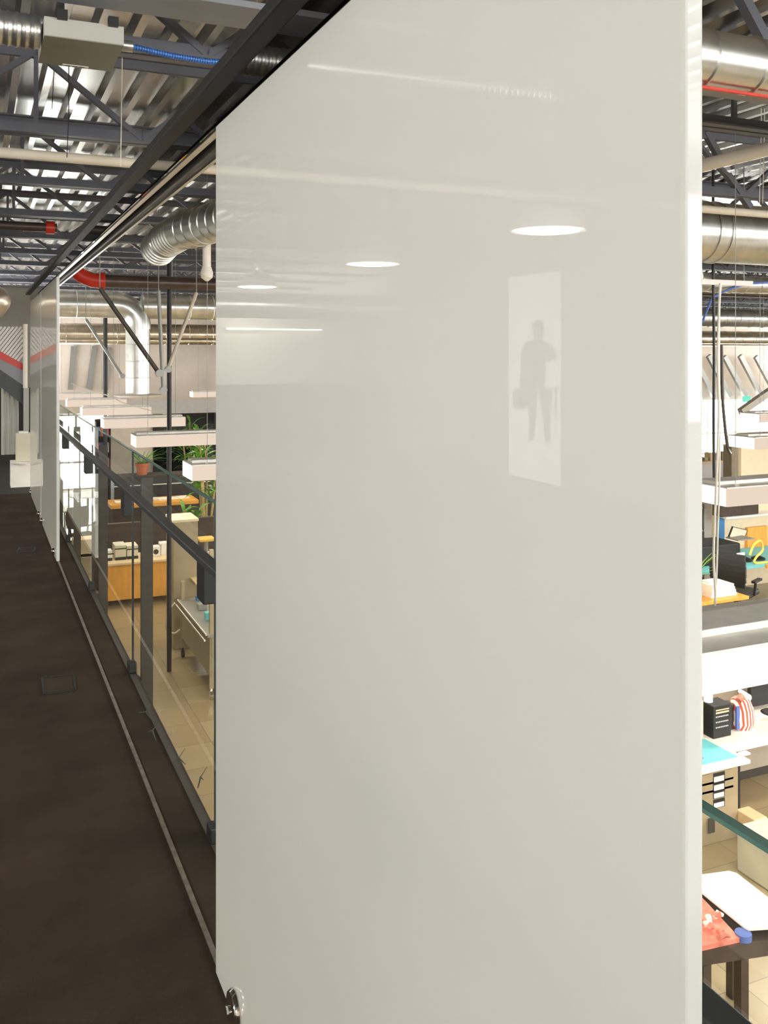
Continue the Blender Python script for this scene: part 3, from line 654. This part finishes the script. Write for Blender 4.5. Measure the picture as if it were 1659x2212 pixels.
# black storage unit behind it with objects on top
t = thing('black_storage_unit', 'long black storage unit carrying the terracotta pot', 'cabinet', (5, 24.2, FL))
a = spot(247, 1030, 24.2).x
B(a, 8.6, 24.2, 24.8, FL, FL+1.22).build('unit_body', black, t); B(a-.02, 8.62, 24.18, 24.82, FL+1.22, FL+1.25).build('unit_top', darkfab, t); B(a, 8.6, 24.17, 24.2, FL+1.0, FL+1.02).build('pale_trim', white, t)
TOP = FL+1.25
def pot(c, r, h, label):
    t = thing('potted_plant', label, 'plant', c)
    MB().lathe(c, [(r*.72, 0), (r*.95, h*.8), (r*1.08, h*.8), (r*1.08, h), (r*.95, h)], 24).build('terracotta_pot', terra, t, smooth=True)
    MB().lathe((c[0], c[1], c[2]+h-.01), [(r*.93, 0), (r*.93, .012)], 20).build('soil', soil, t)
    return t
def leafblade(mb, base, tip, wd, sag=.1):
    base, tip = Vector(base), Vector(tip); d = tip-base; s = d.cross(Vector((0,0,1))); s = (s.normalized() if s.length > 1e-4 else Vector((1,0,0)))*wd
    n = len(mb.v); N = 5
    for k in range(N+1):
        f = k/N; c = base+d*f+Vector((0,0, sag*math.sin(f*PI)*d.length)); ww = s*math.sin(PI*min(1, f*.9+.08))
        mb.v += [tuple(c-ww), tuple(c+Vector((0,0,-.004))), tuple(c+ww)]
    for k in range(N):
        for j in (0, 1):
            a = n+k*3+j; mb.f.append((a, a+1, a+4, a+3)); mb.mi.append(0)
c = spot(309, 1030, 24.35); c = (c.x, 24.45, TOP)
t = pot(c, .17, .30, 'terracotta potted plant with thin trailing leaves on the black unit')
lf = MB(); rr = random.Random(5)
for k in range(34):
    an = rr.random()*6.28; L = .25+rr.random()*.4; bz = (c[0]+.05*math.cos(an), c[1]+.05*math.sin(an), c[2]+.28)
    leafblade(lf, bz, (c[0]+L*math.cos(an), c[1]+L*math.sin(an), c[2]+.3+rr.random()*.35), .018)
lf.build('foliage', leafm, t)
crate('loudspeaker', 355, 368, 1037, 24.3, TOP-.02, .2, whitep, 'small white box on the black unit beside the pole', 'box', 'flaps')
crate('loudspeaker', 378, 391, 1035, 24.3, TOP-.02, .2, whitep, 'white loudspeaker with a dark cone on the black unit', 'speaker', 'grille')
# palms
def palm(px, py_top, Y, n, label, seed, canes=5, spread=.5):
    c = spot(px, 1000, Y); top = spot(px, py_top, Y).z; rr = random.Random(seed)
    t = thing('indoor_palm', label, 'plant', (c.x, Y, FL)); 
    MB().lathe((c.x, Y, FL), [(.18, 0), (.26, .38), (.28, .40), (.24, .40)], 24).build('planter', black, t, smooth=True)
    cm = MB(); lf = MB()
    for k in range(canes):
        an = rr.random()*6.28; b0 = Vector((c.x+.08*math.cos(an), Y+.08*math.sin(an), FL+.38)); hz = FL+(top-FL)*(.55+.42*rr.random())
        tp = Vector((c.x+.25*math.cos(an), Y+.25*math.sin(an), hz)); cm.tube([b0, (b0+tp)/2+Vector((.03,0,0)), tp], [.03, .025, .015], 8)
        for j in range(n):
            a2 = rr.random()*6.28; f = .5+.5*rr.random(); bs = b0.lerp(tp, f); L = spread*(.5+rr.random()*.6)
            leafblade(lf, bs, bs+Vector((L*math.cos(a2), L*math.sin(a2), rr.uniform(-.1, .35)*1)), .035+.02*rr.random(), .18)
    cm.build('stems', stemm, t, smooth=True); lf.build('foliage', leafm, t)
palm(447, 890, 20.5, 26, 'tall leafy palm beside the frosted panel behind the linear pendants', 3)
palm(412, 905, 26.5, 22, 'darker palm further back before the dark windows', 8, 5, .7)
palm(425, 1078, 19.2, 12, 'low leafy plant by the end of the orange counter', 12, 4, .35)
# bookshelf column
t = thing('tall_bookcase', 'tall dark bookcase with coloured binders near the bright windows', 'bookcase', (3.6, 28, FL))
a = spot(208, 900, 28).x; b = spot(240, 900, 28).x
MB().box(a, a+.03, 28, 28.4, FL, FL+2.45).box(b-.03, b, 28, 28.4, FL, FL+2.45).box(a, b, 28.38, 28.4, FL, FL+2.45).build('bookcase_frame', darkfab, t)
for k in range(6): B(a, b, 28, 28.4, FL+.05+k*.47, FL+.08+k*.47).build('shelf', darkfab, t)
for k in range(2, 5):
    for j in range(4):
        x = a+.04+j*.085; tag(B(x, x+.07, 28.05, 28.3, FL+.08+k*.47, FL+.08+k*.47+.28).build('binder', [bluep, redp, whitep, pink][(j+k) % 4]), '%s binder on the %s shelf of the tall dark bookcase' % (['blue', 'red', 'white', 'pink'][(j+k) % 4], ['lowest filled', 'middle filled', 'highest filled'][k-2]), 'binder', 'bookcase binders')
# steel workbench by the guardrail
t = thing('steel_workbench', 'long olive steel workbench on casters below the guardrail', 'workbench', (3.0, 12.5, FL))
Y0, Y1 = 11.62, 13.45
B(2.72, 3.45, Y0, Y1, FL+.28, FL+.80).build('bench_body', olive, t, bevel=.02)
B(2.68, 3.5, Y0-.03, Y1+.02, FL+.80, FL+.83).build('bench_top', greym, t)
for dz, dx in ((.83, 0), (.76, -.02)): T([(2.67+dx, Y0, FL+dz), (2.67+dx, Y1, FL+dz)], .012, 10).build('edge_rail', track_m, t, smooth=True)
for x, y in ((2.74, Y0+.03), (3.42, Y0+.03), (2.74, Y1-.03), (3.42, Y1-.03)):
    h = 1.9 if y < 12.5 else 1.1
    B(x-.025, x+.025, y-.025, y+.025, FL+.14, FL+h).build('leg', oliveb, t)
    MB().tube([(x-.02, y, FL+.05), (x+.02, y, FL+.05)], .05, 16).box(x-.012, x+.012, y-.01, y+.03, FL+.05, FL+.15).build('caster', chrome if y < 12.5 else black, t)
rr = random.Random(9)
for i in range(9):
    x = 2.8+rr.random()*.45; y = 11.9+i*.17; hh = .05+rr.random()*.1
    tag(MB().box(x, x+.12, y, y+.11, FL+.83, FL+.83+hh).build('parts_bin', [bluep, greym, turq, whitep][i % 4], bevel=.008), ['small blue parts bin on the steel workbench', 'small grey parts bin on the steel workbench', 'small turquoise parts bin on the steel workbench', 'small white parts bin on the steel workbench'][i % 4]+', %s in the row' % ORD[i], 'bin', 'workbench parts bins')
cable([(2.6, 13.3, FL+.83), (2.52, 13.35, FL+.7), (2.5, 13.4, FL+.45), (2.62, 13.45, FL+.35), (2.7, 13.44, FL+.4)], .012, pvcw, 'looped pale cable at the end of the steel workbench')
t = thing('steel_cabinet', 'tall khaki steel cabinet with a bright top edge behind the workbench', 'cabinet', (3.0, 14, FL))
xa, xb = spot(375, 1125, 13.8).x, spot(428, 1125, 13.8).x
B(xa, xb, 13.8, 14.35, FL, spot(400, 1127, 13.8).z).build('cabinet_body', oliveb, t, bevel=.006); B(xa-.01, xb+.01, 13.78, 14.37, spot(400, 1127, 13.8).z, spot(400, 1122, 13.8).z).build('cabinet_top', creamw, t)
t = thing('drafting_stand', 'pale tilted drafting board standing above the workbench', 'drafting board', (3.2, 12.9, FL+.83))
MB().poly([level(393, 1228, FL+1.10), level(431, 1225, FL+1.10), level(470, 1300, FL+.98), level(431, 1268, FL+1.0)], (0, 0, -.02)).build('board', woodp, t)
q = level(425, 1245, FL+1.05); T([(q.x, q.y, FL+.83), (q.x, q.y, FL+1.05)], .02, 10).build('stand_post', greym, t)
# desk with tilted table beside the panel
t = thing('grey_desk', 'grey desk with a pale front edge and cables beside the frosted panel', 'desk', (4.2, 17.3, FL))
B(3.75, 5.4, 15.2, 16.1, DT+.12, DT+.16).build('desk_top', greym, t); B(3.72, 3.75, 15.2, 16.1, DT+.12, DT+.17).build('pale_edge', whitep, t)
for x, y in ((3.8, 15.25), (5.35, 15.25), (3.8, 16.05), (5.35, 16.05)): B(x-.03, x+.03, y-.03, y+.03, FL, DT+.12).build('leg', post_m, t)
t = thing('yellow_tray', 'yellow tray on a low stool beside the khaki cabinet', 'tray', (4.1, 14.6, FL+.5))
q = level(432, 1170, FL+.9); MB().box(q.x, q.x+.3, q.y, q.y+.3, FL+.88, FL+.94).build('tray_body', mat('yellow_plastic', (.75, .5, .08), .5), t, bevel=.02); T([(q.x+.15, q.y+.15, FL), (q.x+.15, q.y+.15, FL+.88)], .04, 12).build('stool_post', greym, t)
# small things in the window bay at the end of the hall
def roundtable(px, py, r, label):
    c = level(px, py, DT); t = thing('round_table', label, 'table', (c.x, c.y, FL))
    MB().lathe((c.x, c.y, DT-.03), [(r, 0), (r, .03)], 28).build('table_top', whitep, t); T([(c.x, c.y, FL+.02), (c.x, c.y, DT-.03)], .03, 10).build('pedestal', chrome, t); MB().lathe((c.x, c.y, FL), [(.28, 0), (.25, .02), (.04, .03)], 20).build('foot', chrome, t)
roundtable(190, 1068, .5, 'white round table near the bright windows')
roundtable(141, 1098, .45, 'white round table beyond the dark end of the walkway')
def chair(x, y, rz, m, label, group=None, name='office_chair', s=1.0):
    t = thing(name, label, 'chair', (0, 0, 0), group)
    B(-.25, .25, -.24, .24, .43, .51).build('seat', m, t, bevel=.03)
    o = MB(); n = 6
    for k in range(n):
        z0, z1 = .60+k*.075, .60+(k+1)*.075; y0 = .25+.04*math.sin(k/n*PI); y1 = .25+.04*math.sin((k+1)/n*PI); w0 = .22+.03*math.sin((k+.5)/n*PI)
        o.poly([(-w0, y0, z0), (w0, y0, z0), (w0, y1, z1), (-w0, y1, z1)], (0, .04, 0))
    o.build('backrest', m, t)
    MB().bar((0, .2, .45), (0, .30, .68), .06, .02).build('back_support', black, t)
    for sx in (-1, 1): MB().bar((sx*.27, .05, .47), (sx*.29, .05, .66), .03, .03).bar((sx*.29, -.12, .67), (sx*.29, .14, .67), .06, .03).build('armrest', black, t)
    T([(0, 0, .08), (0, 0, .43)], .03, 12).build('gas_lift', black, t)
    for k in range(5):
        a = 2*PI*k/5+.3; l = MB().bar((0, 0, .10), (.28*math.cos(a), .28*math.sin(a), .07), .04, .03); l.build('base_leg', black, t)
        T([(.28*math.cos(a)-.02, .28*math.sin(a), .028), (.28*math.cos(a)+.02, .28*math.sin(a), .028)], .028, 12).build('caster', black, t)
    t.location = (x, y, FL); t.rotation_euler.z = rz; t.scale = (s, s, s); return t
q = level(160, 1135, FL+.5); chair(q.x+.1, q.y-1.1, .4, darkfab, 'dark chair standing near the round tables')
q = level(187, 1178, FL+.5)
tag(B(q.x-.25, q.x+.2, q.y, q.y+.4, FL, FL+.62).build('wooden_crate', creamw, bevel=.01), 'pale wooden crate on the floor past the guardrail', 'crate')
q = level(186, 1205, FL+.3); tag(MB().lathe((q.x, q.y, FL), [(.14, 0), (.18, .34), (.19, .35), (.16, .35), (.15, .05)], 20).build('waste_bin', cream, smooth=True), 'cream waste bin beyond the walkway edge', 'bin')

# ---- workstation beyond the panel's free edge
t = thing('workstation_desk', 'white L-shaped desk with a turquoise mat seen past the panel edge', 'desk', (6, 6.7, FL))
B(4.4, 6.36, 6.27, 7.2, DT-.035, DT).build('desk_top', whitep, t, bevel=.006); B(6.361, 7.9, 6.5, 7.2, DT-.035, DT).build('return_top', whitep, t, bevel=.006)
for x, y in ((6.45, 6.56), (7.8, 6.6), (6.45, 7.1)): B(x-.045, x+.045, y-.03, y+.03, FL, DT-.035).build('leg', black, t)
tag(B(4.6, 6.30, 6.36, 6.78, DT, DT+.004).build('cutting_mat', turq), 'turquoise mat on the white L-shaped desk', 'mat')
t = thing('khaki_drawer_cabinet', 'khaki steel drawer cabinet under the turquoise mat', 'cabinet', (6, 6.4, FL))
B(5.45, 6.34, 6.40, 7.1, FL+.0, DT-.04).build('cabinet_body', oliveb, t, bevel=.006)
def on(px, py): return spot(px, py, 6.385)
for k, (ya, yb) in enumerate([(1672, 1688), (1690, 1706), (1708, 1722), (1729, 1743)]):
    a, b = on(1543, ya), on(1568, yb); zt0 = DT-.05-k*.085
    d = B(5.62, 6.28, 6.397, 6.40, b.z-.001, a.z+.001).build('drawer', oliveb, t)
    B(a.x, b.x, 6.394, 6.397, b.z+.004, a.z-.002).build('handle_recess', black, t); B(a.x+.006, b.x-.012, 6.391, 6.394, b.z+.010, a.z-.034).build('label_card', whitep, t)
a, b = on(1531, 1768), on(1544, 1797); B(a.x, b.x, 6.38, 6.386, b.z, a.z).build('door_latch', post_m, t)
def item(px, py, z): return level(px, py, z)
# tray
q = item(1528, 1640, DT)
t = thing('black_tray', 'shallow black plastic tray on the turquoise mat', 'tray', (q.x, q.y, DT))
x0, x1, y0, y1 = 5.45, 5.86, 6.36, 6.80
MB().box(x0, x1, y0, y1, DT+.005, DT+.015).box(x0, x0+.015, y0, y1, DT+.015, DT+.075).box(x1-.015, x1, y0, y1, DT+.015, DT+.075).box(x0, x1, y0, y0+.015, DT+.015, DT+.075).box(x0, x1, y1-.015, y1, DT+.015, DT+.075).build('tray_body', black, t)
MB().box(x0-.02, x1+.02, y0-.02, y0, DT+.068, DT+.076).box(x1, x1+.02, y0, y1+.02, DT+.068, DT+.076).build('tray_rim', greym, t)
B(x0+.05, x0+.2, y0+.05, y0+.2, DT+.015, DT+.03).build('contents_card', paper, t)
# black perforated box
t = thing('perforated_box', 'black box with rows of bright holes on the white desk', 'box', (6.5, 6.7, DT))
x0, x1 = 6.37, 6.59
B(x0, x1, 6.74, 6.92, DT+.002, DT+.31).build('box_body', black, t, bevel=.006); h = MB()
for r_ in range(3):
    for k in range(8): h.box(x0+.03+k*.02, x0+.04+k*.02, 6.736, 6.741, DT+.10+r_*.05, DT+.11+r_*.05)
h.build('hole_dots', whitep, t); MB().box(x0+.03, x1-.03, 6.736, 6.741, DT+.235, DT+.25).box(x0+.03, x1-.03, 6.736, 6.741, DT+.262, DT+.272).build('pale_band', woodp, t)
for i, x in enumerate((6.03, 6.13, 6.23)):
    tag(B(x, x+.075, 6.80, 7.06, DT+.005, DT+.36).build('upright_binder', [greym, post_m, pvc][i], bevel=.004), ['grey upright folder against the panel edge on the desk', 'dark upright folder between two others', 'pale upright folder next to the perforated box'][i], 'folder')
tag(T([(6.42, 6.86, DT+.311), (6.42, 6.86, DT+.52)], .042, 20).build('white_bottle', lensnear, smooth=True), 'white roll standing on the perforated box, given a glow', 'lamp')  # a white roll, no lamp; glow added for its overexposed brightness
t = thing('striped_bag', 'cloth bag with red and white stripes on the white desk', 'bag', (6.9, 6.8, DT))
MB().lathe((6.83, 6.86, DT+.002), [(.10, 0), (.13, .06), (.12, .18), (.09, .26), (.07, .28)], 20).build('bag_body', stripem, t, smooth=True)
MB().lathe((6.71, 6.90, DT+.002), [(.06, 0), (.075, .1), (.06, .24)], 16).build('dark_lining', post_m, t, smooth=True)
MB().tube([(6.76, 6.8, DT+.38), (6.83, 6.82, DT+.33), (6.90, 6.84, DT+.28)], [.02, .03, .04], 12).build('white_roll', whitep, t, smooth=True)
MB().tube([(6.72, 6.78, DT+.30), (6.78, 6.80, DT+.33)], .03, 10).build('red_cuff', redp, t, smooth=True)
B(6.70, 6.74, 6.78, 6.80, DT+.02, DT+.24).build('blue_stripe', bluecl, t)
q = item(1608, 1630, DT); tag(B(q.x-.05, q.x+.05, q.y-.03, q.y+.03, DT+.001, DT+.02).build('card_reader', whitep, bevel=.005), 'small white gadget lying on the desk', 'gadget')
t = thing('desk_partition', 'greige low partition behind the white desk', 'divider', (6.5, 7.3, FL))
B(4.6, 8.2, 7.25, 7.31, FL+.08, FL+1.02).build('fabric_panel', mat('greige_fabric', (.42, .37, .29), .9), t); B(4.6, 8.2, 7.24, 7.32, FL+1.02, FL+1.045).build('divider_cap', pvc, t); B(4.6, 8.2, 7.24, 7.32, FL, FL+.08).build('base_rail', post_m, t)
q = item(1650, 1560, DT)
t = thing('desktop_monitor', 'back of a dark monitor at the edge of the view', 'monitor', (7.35, 6.9, DT)); B(7.05, 7.75, 6.95, 7.0, DT+.12, DT+.55).build('screen', black, t, bevel=.01); T([(7.4, 7.0, DT+.01), (7.4, 7.0, DT+.3)], .03, 12).build('neck', black, t); MB().lathe((7.4, 7.0, DT), [(.12, 0), (.1, .012)], 20).build('stand_base', black, t)
t = thing('rolling_caddy', 'small beige box on a caster beside the drawer cabinet', 'box', (6.6, 6.9, FL)); q = level(1612, 1815, FL)
B(q.x-.02, q.x+.13, q.y-.12, q.y+.1, FL+.10, FL+.24).build('caddy_box', woodp, t, bevel=.006); T([(q.x+.03, q.y-.02, FL+.05), (q.x+.07, q.y-.02, FL+.05)], .05, 14).build('caster', greym, t); B(q.x+.02, q.x+.03, q.y-.04, q.y, FL+.05, FL+.1).build('caster_fork', greym, t)
q = level(1668, 1905, FL)
t = thing('waste_bin', 'light grey waste bin at the edge of the view', 'bin', (q.x, q.y, FL)); MB().box(q.x-.14, q.x+.2, q.y-.12, q.y+.25, FL, FL+.34).build('bin_body', cream, t, bevel=.02); MB().box(q.x-.16, q.x+.22, q.y-.14, q.y+.27, FL+.34, FL+.37).build('bin_rim', pvc, t, bevel=.008)
# cart with red tray and white board
t = thing('brown_frame_table', 'brown steel frame table carrying the red goods and white board', 'table', (4.4, 4.5, FL))
A0 = level(1470, 2055, FL+.80); B0 = level(1720, 2018, FL+.80)
dv = (B0-A0).normalized(); nv = Vector((-dv.y, dv.x, 0))
for o_ in (0, .62): MB().bar(A0+nv*o_-Vector((0,0,.045)), B0+nv*o_-Vector((0,0,.045)), .05, .09).build('frame_rail', darkpipe, t)
MB().poly([A0-Vector((0,0,.004)), B0-Vector((0,0,.004)), B0+nv*.62-Vector((0,0,.004)), A0+nv*.62-Vector((0,0,.004))], (0,0,-.015)).build('table_shelf', darkpipe, t)
for k in (.20, .52, .95):
    for o_ in (0, .62):
        q = A0.lerp(B0, k)+nv*o_; B(q.x-.03, q.x+.03, q.y-.03, q.y+.03, FL, q.z-.09).build('leg', darkpipe, t)
q = level(1607, 2078, FL+.7); 
zt = FL+.80
def onc(px, py, z=zt): return level(px, py, z)
MB_ = MB().poly([onc(1440, 2072), onc(1598, 2036), onc(1517, 1948), onc(1440, 1890)], (0,0,.03)); tag(MB_.build('red_goods_tray', redp), 'red tray of mixed goods on the brown frame table', 'tray')
rr = random.Random(2)
for i in range(9):
    q = onc(1500+rr.random()*60, 2030-i*6, zt+.03); q.z = zt+.031
    o = MB().tube([(0,0,0), (.03,.01,.02), (.06,0,.012)], [.012, .022, .01], 8).build('wrapped_bundle', paper if i % 2 else redp, smooth=True); o.location = q+Vector((0,0,.015)); o.rotation_euler.z = rr.random()*6
    tag(o, ('small white wrapped bundle in the red tray, %s from the front' if i % 2 else 'small red wrapped bundle in the red tray, %s from the front') % ORD[i], 'bundle', 'bundles in the red tray')
wb_ = [onc(1440, 1920), onc(1517, 1907), onc(1575, 1899), onc(1592, 1904), onc(1720, 2005), onc(1720, 2020), onc(1618, 2027), onc(1608, 2022), onc(1517, 1946)]
tag(MB().poly([p+Vector((0,0,.045)) for p in wb_], (0,0,.012)).build('white_board', whitep), 'bright white board lying on the brown frame table', 'board')
q = onc(1606, 2028); tag(MB().lathe((q.x, q.y, zt+.0), [(.05, 0), (.05, .04), (.03, .044)], 16).build('blue_cup', bluecl, smooth=True), 'blue lid at the corner of the white board', 'lid')

# ---- middle workstation (turquoise top, chair)
t = thing('turquoise_desk', 'turquoise-topped desk with an orange edge beside the black office chair', 'desk', (12.5, 12.5, FL))
B(10.95, 15.2, 11.95, 13.1, DT-.04, DT).build('desk_top', [turq], t); B(12.45, 15.2, 11.90, 11.95, DT-.06, DT+.001).build('front_edge', wood, t)
for x in (11.0, 12.9, 15.1): B(x-.05, x+.05, 12.0, 12.1, FL, DT-.04).build('leg', post_m, t)
t = thing('cream_partition', 'cream partition wall behind the turquoise desk', 'divider', (13, 13.25, FL))
B(12.55, 13.2, 13.25, 13.32, FL, FL+1.64).build('low_panel', creamw, t); B(13.2, 18, 13.25, 13.32, FL, FL+2.62).build('tall_panel', creamw, t)
B(12.55, 16.5, 12.95, 13.25, FL+1.36, FL+1.39).build('wall_shelf', whitep, t)
def back(px, py, Y=13.2): return spot(px, py, Y)
t = thing('black_equipment_case', 'long black equipment case on the shelf above the laptop', 'case', (13, 13.1, FL+1.39))
a, b = spot(1557, 1105, 13.0), spot(1640, 1105, 13.0); B(a.x, b.x, 13.0, 13.22, FL+1.391, FL+1.66).build('case_body', darkfab, t, bevel=.02); B(b.x-.35, b.x-.2, 12.99, 13.0, FL+1.55, FL+1.58).build('case_latch', black, t)
a, b = back(1552, 1117), back(1564, 1163); tag(B(a.x, b.x, 13.18, 13.22, DT+.002, a.z).build('blue_board', bluep), 'blue board leaning behind the black case', 'board')
a, b = back(1614, 1140), back(1657, 1175); tag(B(a.x, b.x, 13.18, 13.24, b.z-.15, a.z).build('wood_pinboard', wood), 'orange wood board on the cream partition', 'board')
t = thing('black_case', 'big black case with a white label on the turquoise desk', 'case', (11.5, 12.3, DT))
B(11.05, 12.20, 12.25, 12.85, DT+.001, DT+.34).build('case_body', black, t, bevel=.03); a, b = spot(1596, 1196, 12.2), spot(1613, 1206, 12.2); B(a.x, b.x, 12.238, 12.25, b.z, a.z).build('white_label', paper, t); B(a.x+.04, b.x-.03, 12.234, 12.239, b.z+.01, b.z+.03).build('label_print', black, t)
t = thing('laptop', 'open laptop with a pale gradient screen on the black case', 'laptop', (12, 12.6, DT+.34))
lp = [spot(1583, 1137, 12.75), spot(1616, 1145, 12.75), spot(1608, 1168, 12.6), spot(1574, 1160, 12.6)]
MB().poly(lp, (0, .02, 0)).build('screen_lid', black, t); c_ = sum(lp, Vector())/4; MB().poly([c_+(q-c_)*.88+Vector((0, -.006, 0)) for q in lp], (0, .004, 0)).build('screen', pvc, t)
zlap = DT+.345
MB().poly([(lp[3].x-.02, 12.35, zlap), (lp[2].x, 12.35, zlap), (lp[2].x, 12.65, zlap), (lp[3].x-.02, 12.65, zlap)], (0, 0, .02)).build('keyboard', greym, t)
yc = mat('yellow_cable', (.8, .62, .12), .5)
q = item(1628, 1185, DT+.1)
cable([(12.25, 12.1, DT+.15), (12.35, 12.1, DT+.32), (12.55, 12.15, DT+.36), (12.6, 12.15, DT+.2), (12.4, 12.1, DT+.1), (12.32, 12.05, DT+.02), (12.6, 12.0, DT+.02)], .02, yc, 'yellow cable coil on the turquoise desk')
for i, x in enumerate((12.35, 12.65)): tag(MB().lathe((x, 12.3, DT+.001), [(.12, 0), (.12, .03), (.05, .06)], 20).build('dark_puck', black, smooth=True), ['dark round gadget on the turquoise desk beside the case', 'second dark gadget on the turquoise desk'][i], 'gadget')
chair(11.25, 11.4, math.radians(115), black, 'black office chair at the turquoise desk', s=1.15)
t = thing('small_wood_desk', 'small orange wood desk holding the paper stack and orange bin', 'desk', (10, 11, FL))
B(8.9, 10.62, 10.5, 11.15, DT-.05, DT).build('desk_top', wood, t, bevel=.006)
for x, y in ((9.0, 10.6), (10.5, 10.6), (10.5, 11.05)): B(x-.03, x+.03, y-.03, y+.03, FL, DT-.05).build('leg', post_m, t)
for i in range(4): tag(B(10.0+i*.01, 10.5-i*.02, 10.62, 11.0, DT+.001+i*.045, DT+.043+i*.045).build('paper_ream', paper), ['lowest ream of the paper stack on the small wood desk', 'second ream from the bottom of the paper stack', 'third ream from the bottom of the paper stack', 'top ream of the paper stack on the small wood desk'][i], 'paper')
t = thing('orange_bin', 'orange ridged bin on the small wood desk', 'bin', (9.75, 10.8, DT)); MB().lathe((9.62, 10.75, DT+.001), [(.15, 0), (.19, .28), (.20, .29), (.17, .29)], 24).build('bin_body', terra, t, smooth=True)
for k in range(4): T([(9.62, 10.75, DT+.05+k*.06), (9.62, 10.75, DT+.06+k*.06)], .165+k*.009, 24).build('ridge', wood, t)
c = (9.98, 10.85, DT); t = thing('small_fern', 'small bright green fern beside the orange bin', 'plant', c); MB().lathe((9.93, 11.02, DT+.001), [(.05, 0), (.07, .1)], 16).build('fern_pot', cream, t, smooth=True); lf = MB(); rr = random.Random(4)
for k in range(30):
    a_ = rr.random()*6.28; L = .2+rr.random()*.3; leafblade(lf, (9.93, 11.02, DT+.1), (9.93+L*math.cos(a_), 11.02+L*math.sin(a_), DT+.25+rr.random()*.45), .02)
lf.build('foliage', mat('bright_leaf', (.28, .50, .06), .5), t)
t = thing('storage_rack', 'dark storage rack partly hidden by the panel edge', 'rack', (11, 13, FL))
for k in range(4): B(11.2, 12.35, 13.3, 13.8, FL+.25+k*.42, FL+.28+k*.42).build('rack_shelf', greym, t)
for x in (11.2, 12.32): B(x, x+.03, 13.3, 13.33, FL, FL+1.6).build('rack_post', post_m, t)
for i in range(6): tag(B(11.25+(i % 3)*.35, 11.52+(i % 3)*.35, 13.35, 13.7, FL+.70+(i//3)*.42+.001, FL+.95+(i//3)*.42).build('rack_box', [darkfab, post_m, whitep][i % 3], bevel=.01), ['dark box on the storage rack', 'brown box on the storage rack', 'white box on the storage rack'][i % 3]+(', lower shelf' if i < 3 else ', upper shelf'), 'box', 'storage rack boxes')
# ---- far bench before the windows
t = thing('far_bench', 'long pale bench before the bright windows', 'bench', (23, 24, FL)); B(19, 27.5, 24.0, 24.8, DT-.05, DT).build('bench_top', woodp, t); B(19.1, 27.4, 24.1, 24.7, FL, DT-.05).build('bench_front', white, t)
rr = random.Random(6)
for i in range(16):
    x = 21.4+i*.26; tag(B(x, x+.17, 24.15, 24.45, DT+.001, DT+.12+rr.random()*.22).build('ochre_tin', [goldp, olive, woodp][i % 3], bevel=.02), 'small %s container on the far bench, %s in its row' % (['ochre', 'olive', 'pale wooden'][i % 3], (ORD+['sixteenth'])[i]), 'container', 'far bench containers')
t = thing('flower_shelf', 'pale shelf with two pink flower pots by the bright window', 'shelf', (24, 23.2, FL)); a, b = spot(1582, 962, 22), spot(1640, 962, 22); B(a.x, b.x, 22, 22.4, a.z-.05, a.z).build('shelf_board', woodp, t); B(a.x, b.x, 22.02, 22.38, FL, a.z-.05).build('shelf_body', oliveb, t)
for i, px in enumerate((1586, 1598)):
    c = spot(px, 962, 22.15); c = (c.x, 22.2, a.z+.001); t = thing('flower_pot', ['pink flowers in a pot, next to the bright window', 'pink flowers in a pot, next to the linear pendant'][i], 'flowers', c)
    MB().lathe(c, [(.06, 0), (.08, .1)], 14).build('pot', cream, t, smooth=True); MB().lathe((c[0], c[1], c[2]+.1), [(.04, 0), (.12, .06), (.13, .12), (.06, .18)], 14).build('blossom', pink, t, smooth=True)
for i, m in enumerate((post_m, bluep, woodp, woodp)):
    x = 24.9+i*.22; tag(B(x-1.4, x-1.22, 23.7, 23.95, FL, FL+.72).build('standing_board', m), ['dark board standing before the far bench', 'blue board standing before the far bench', 'pale board standing before the far bench', 'pale board at the end of the row before the far bench'][i], 'board')
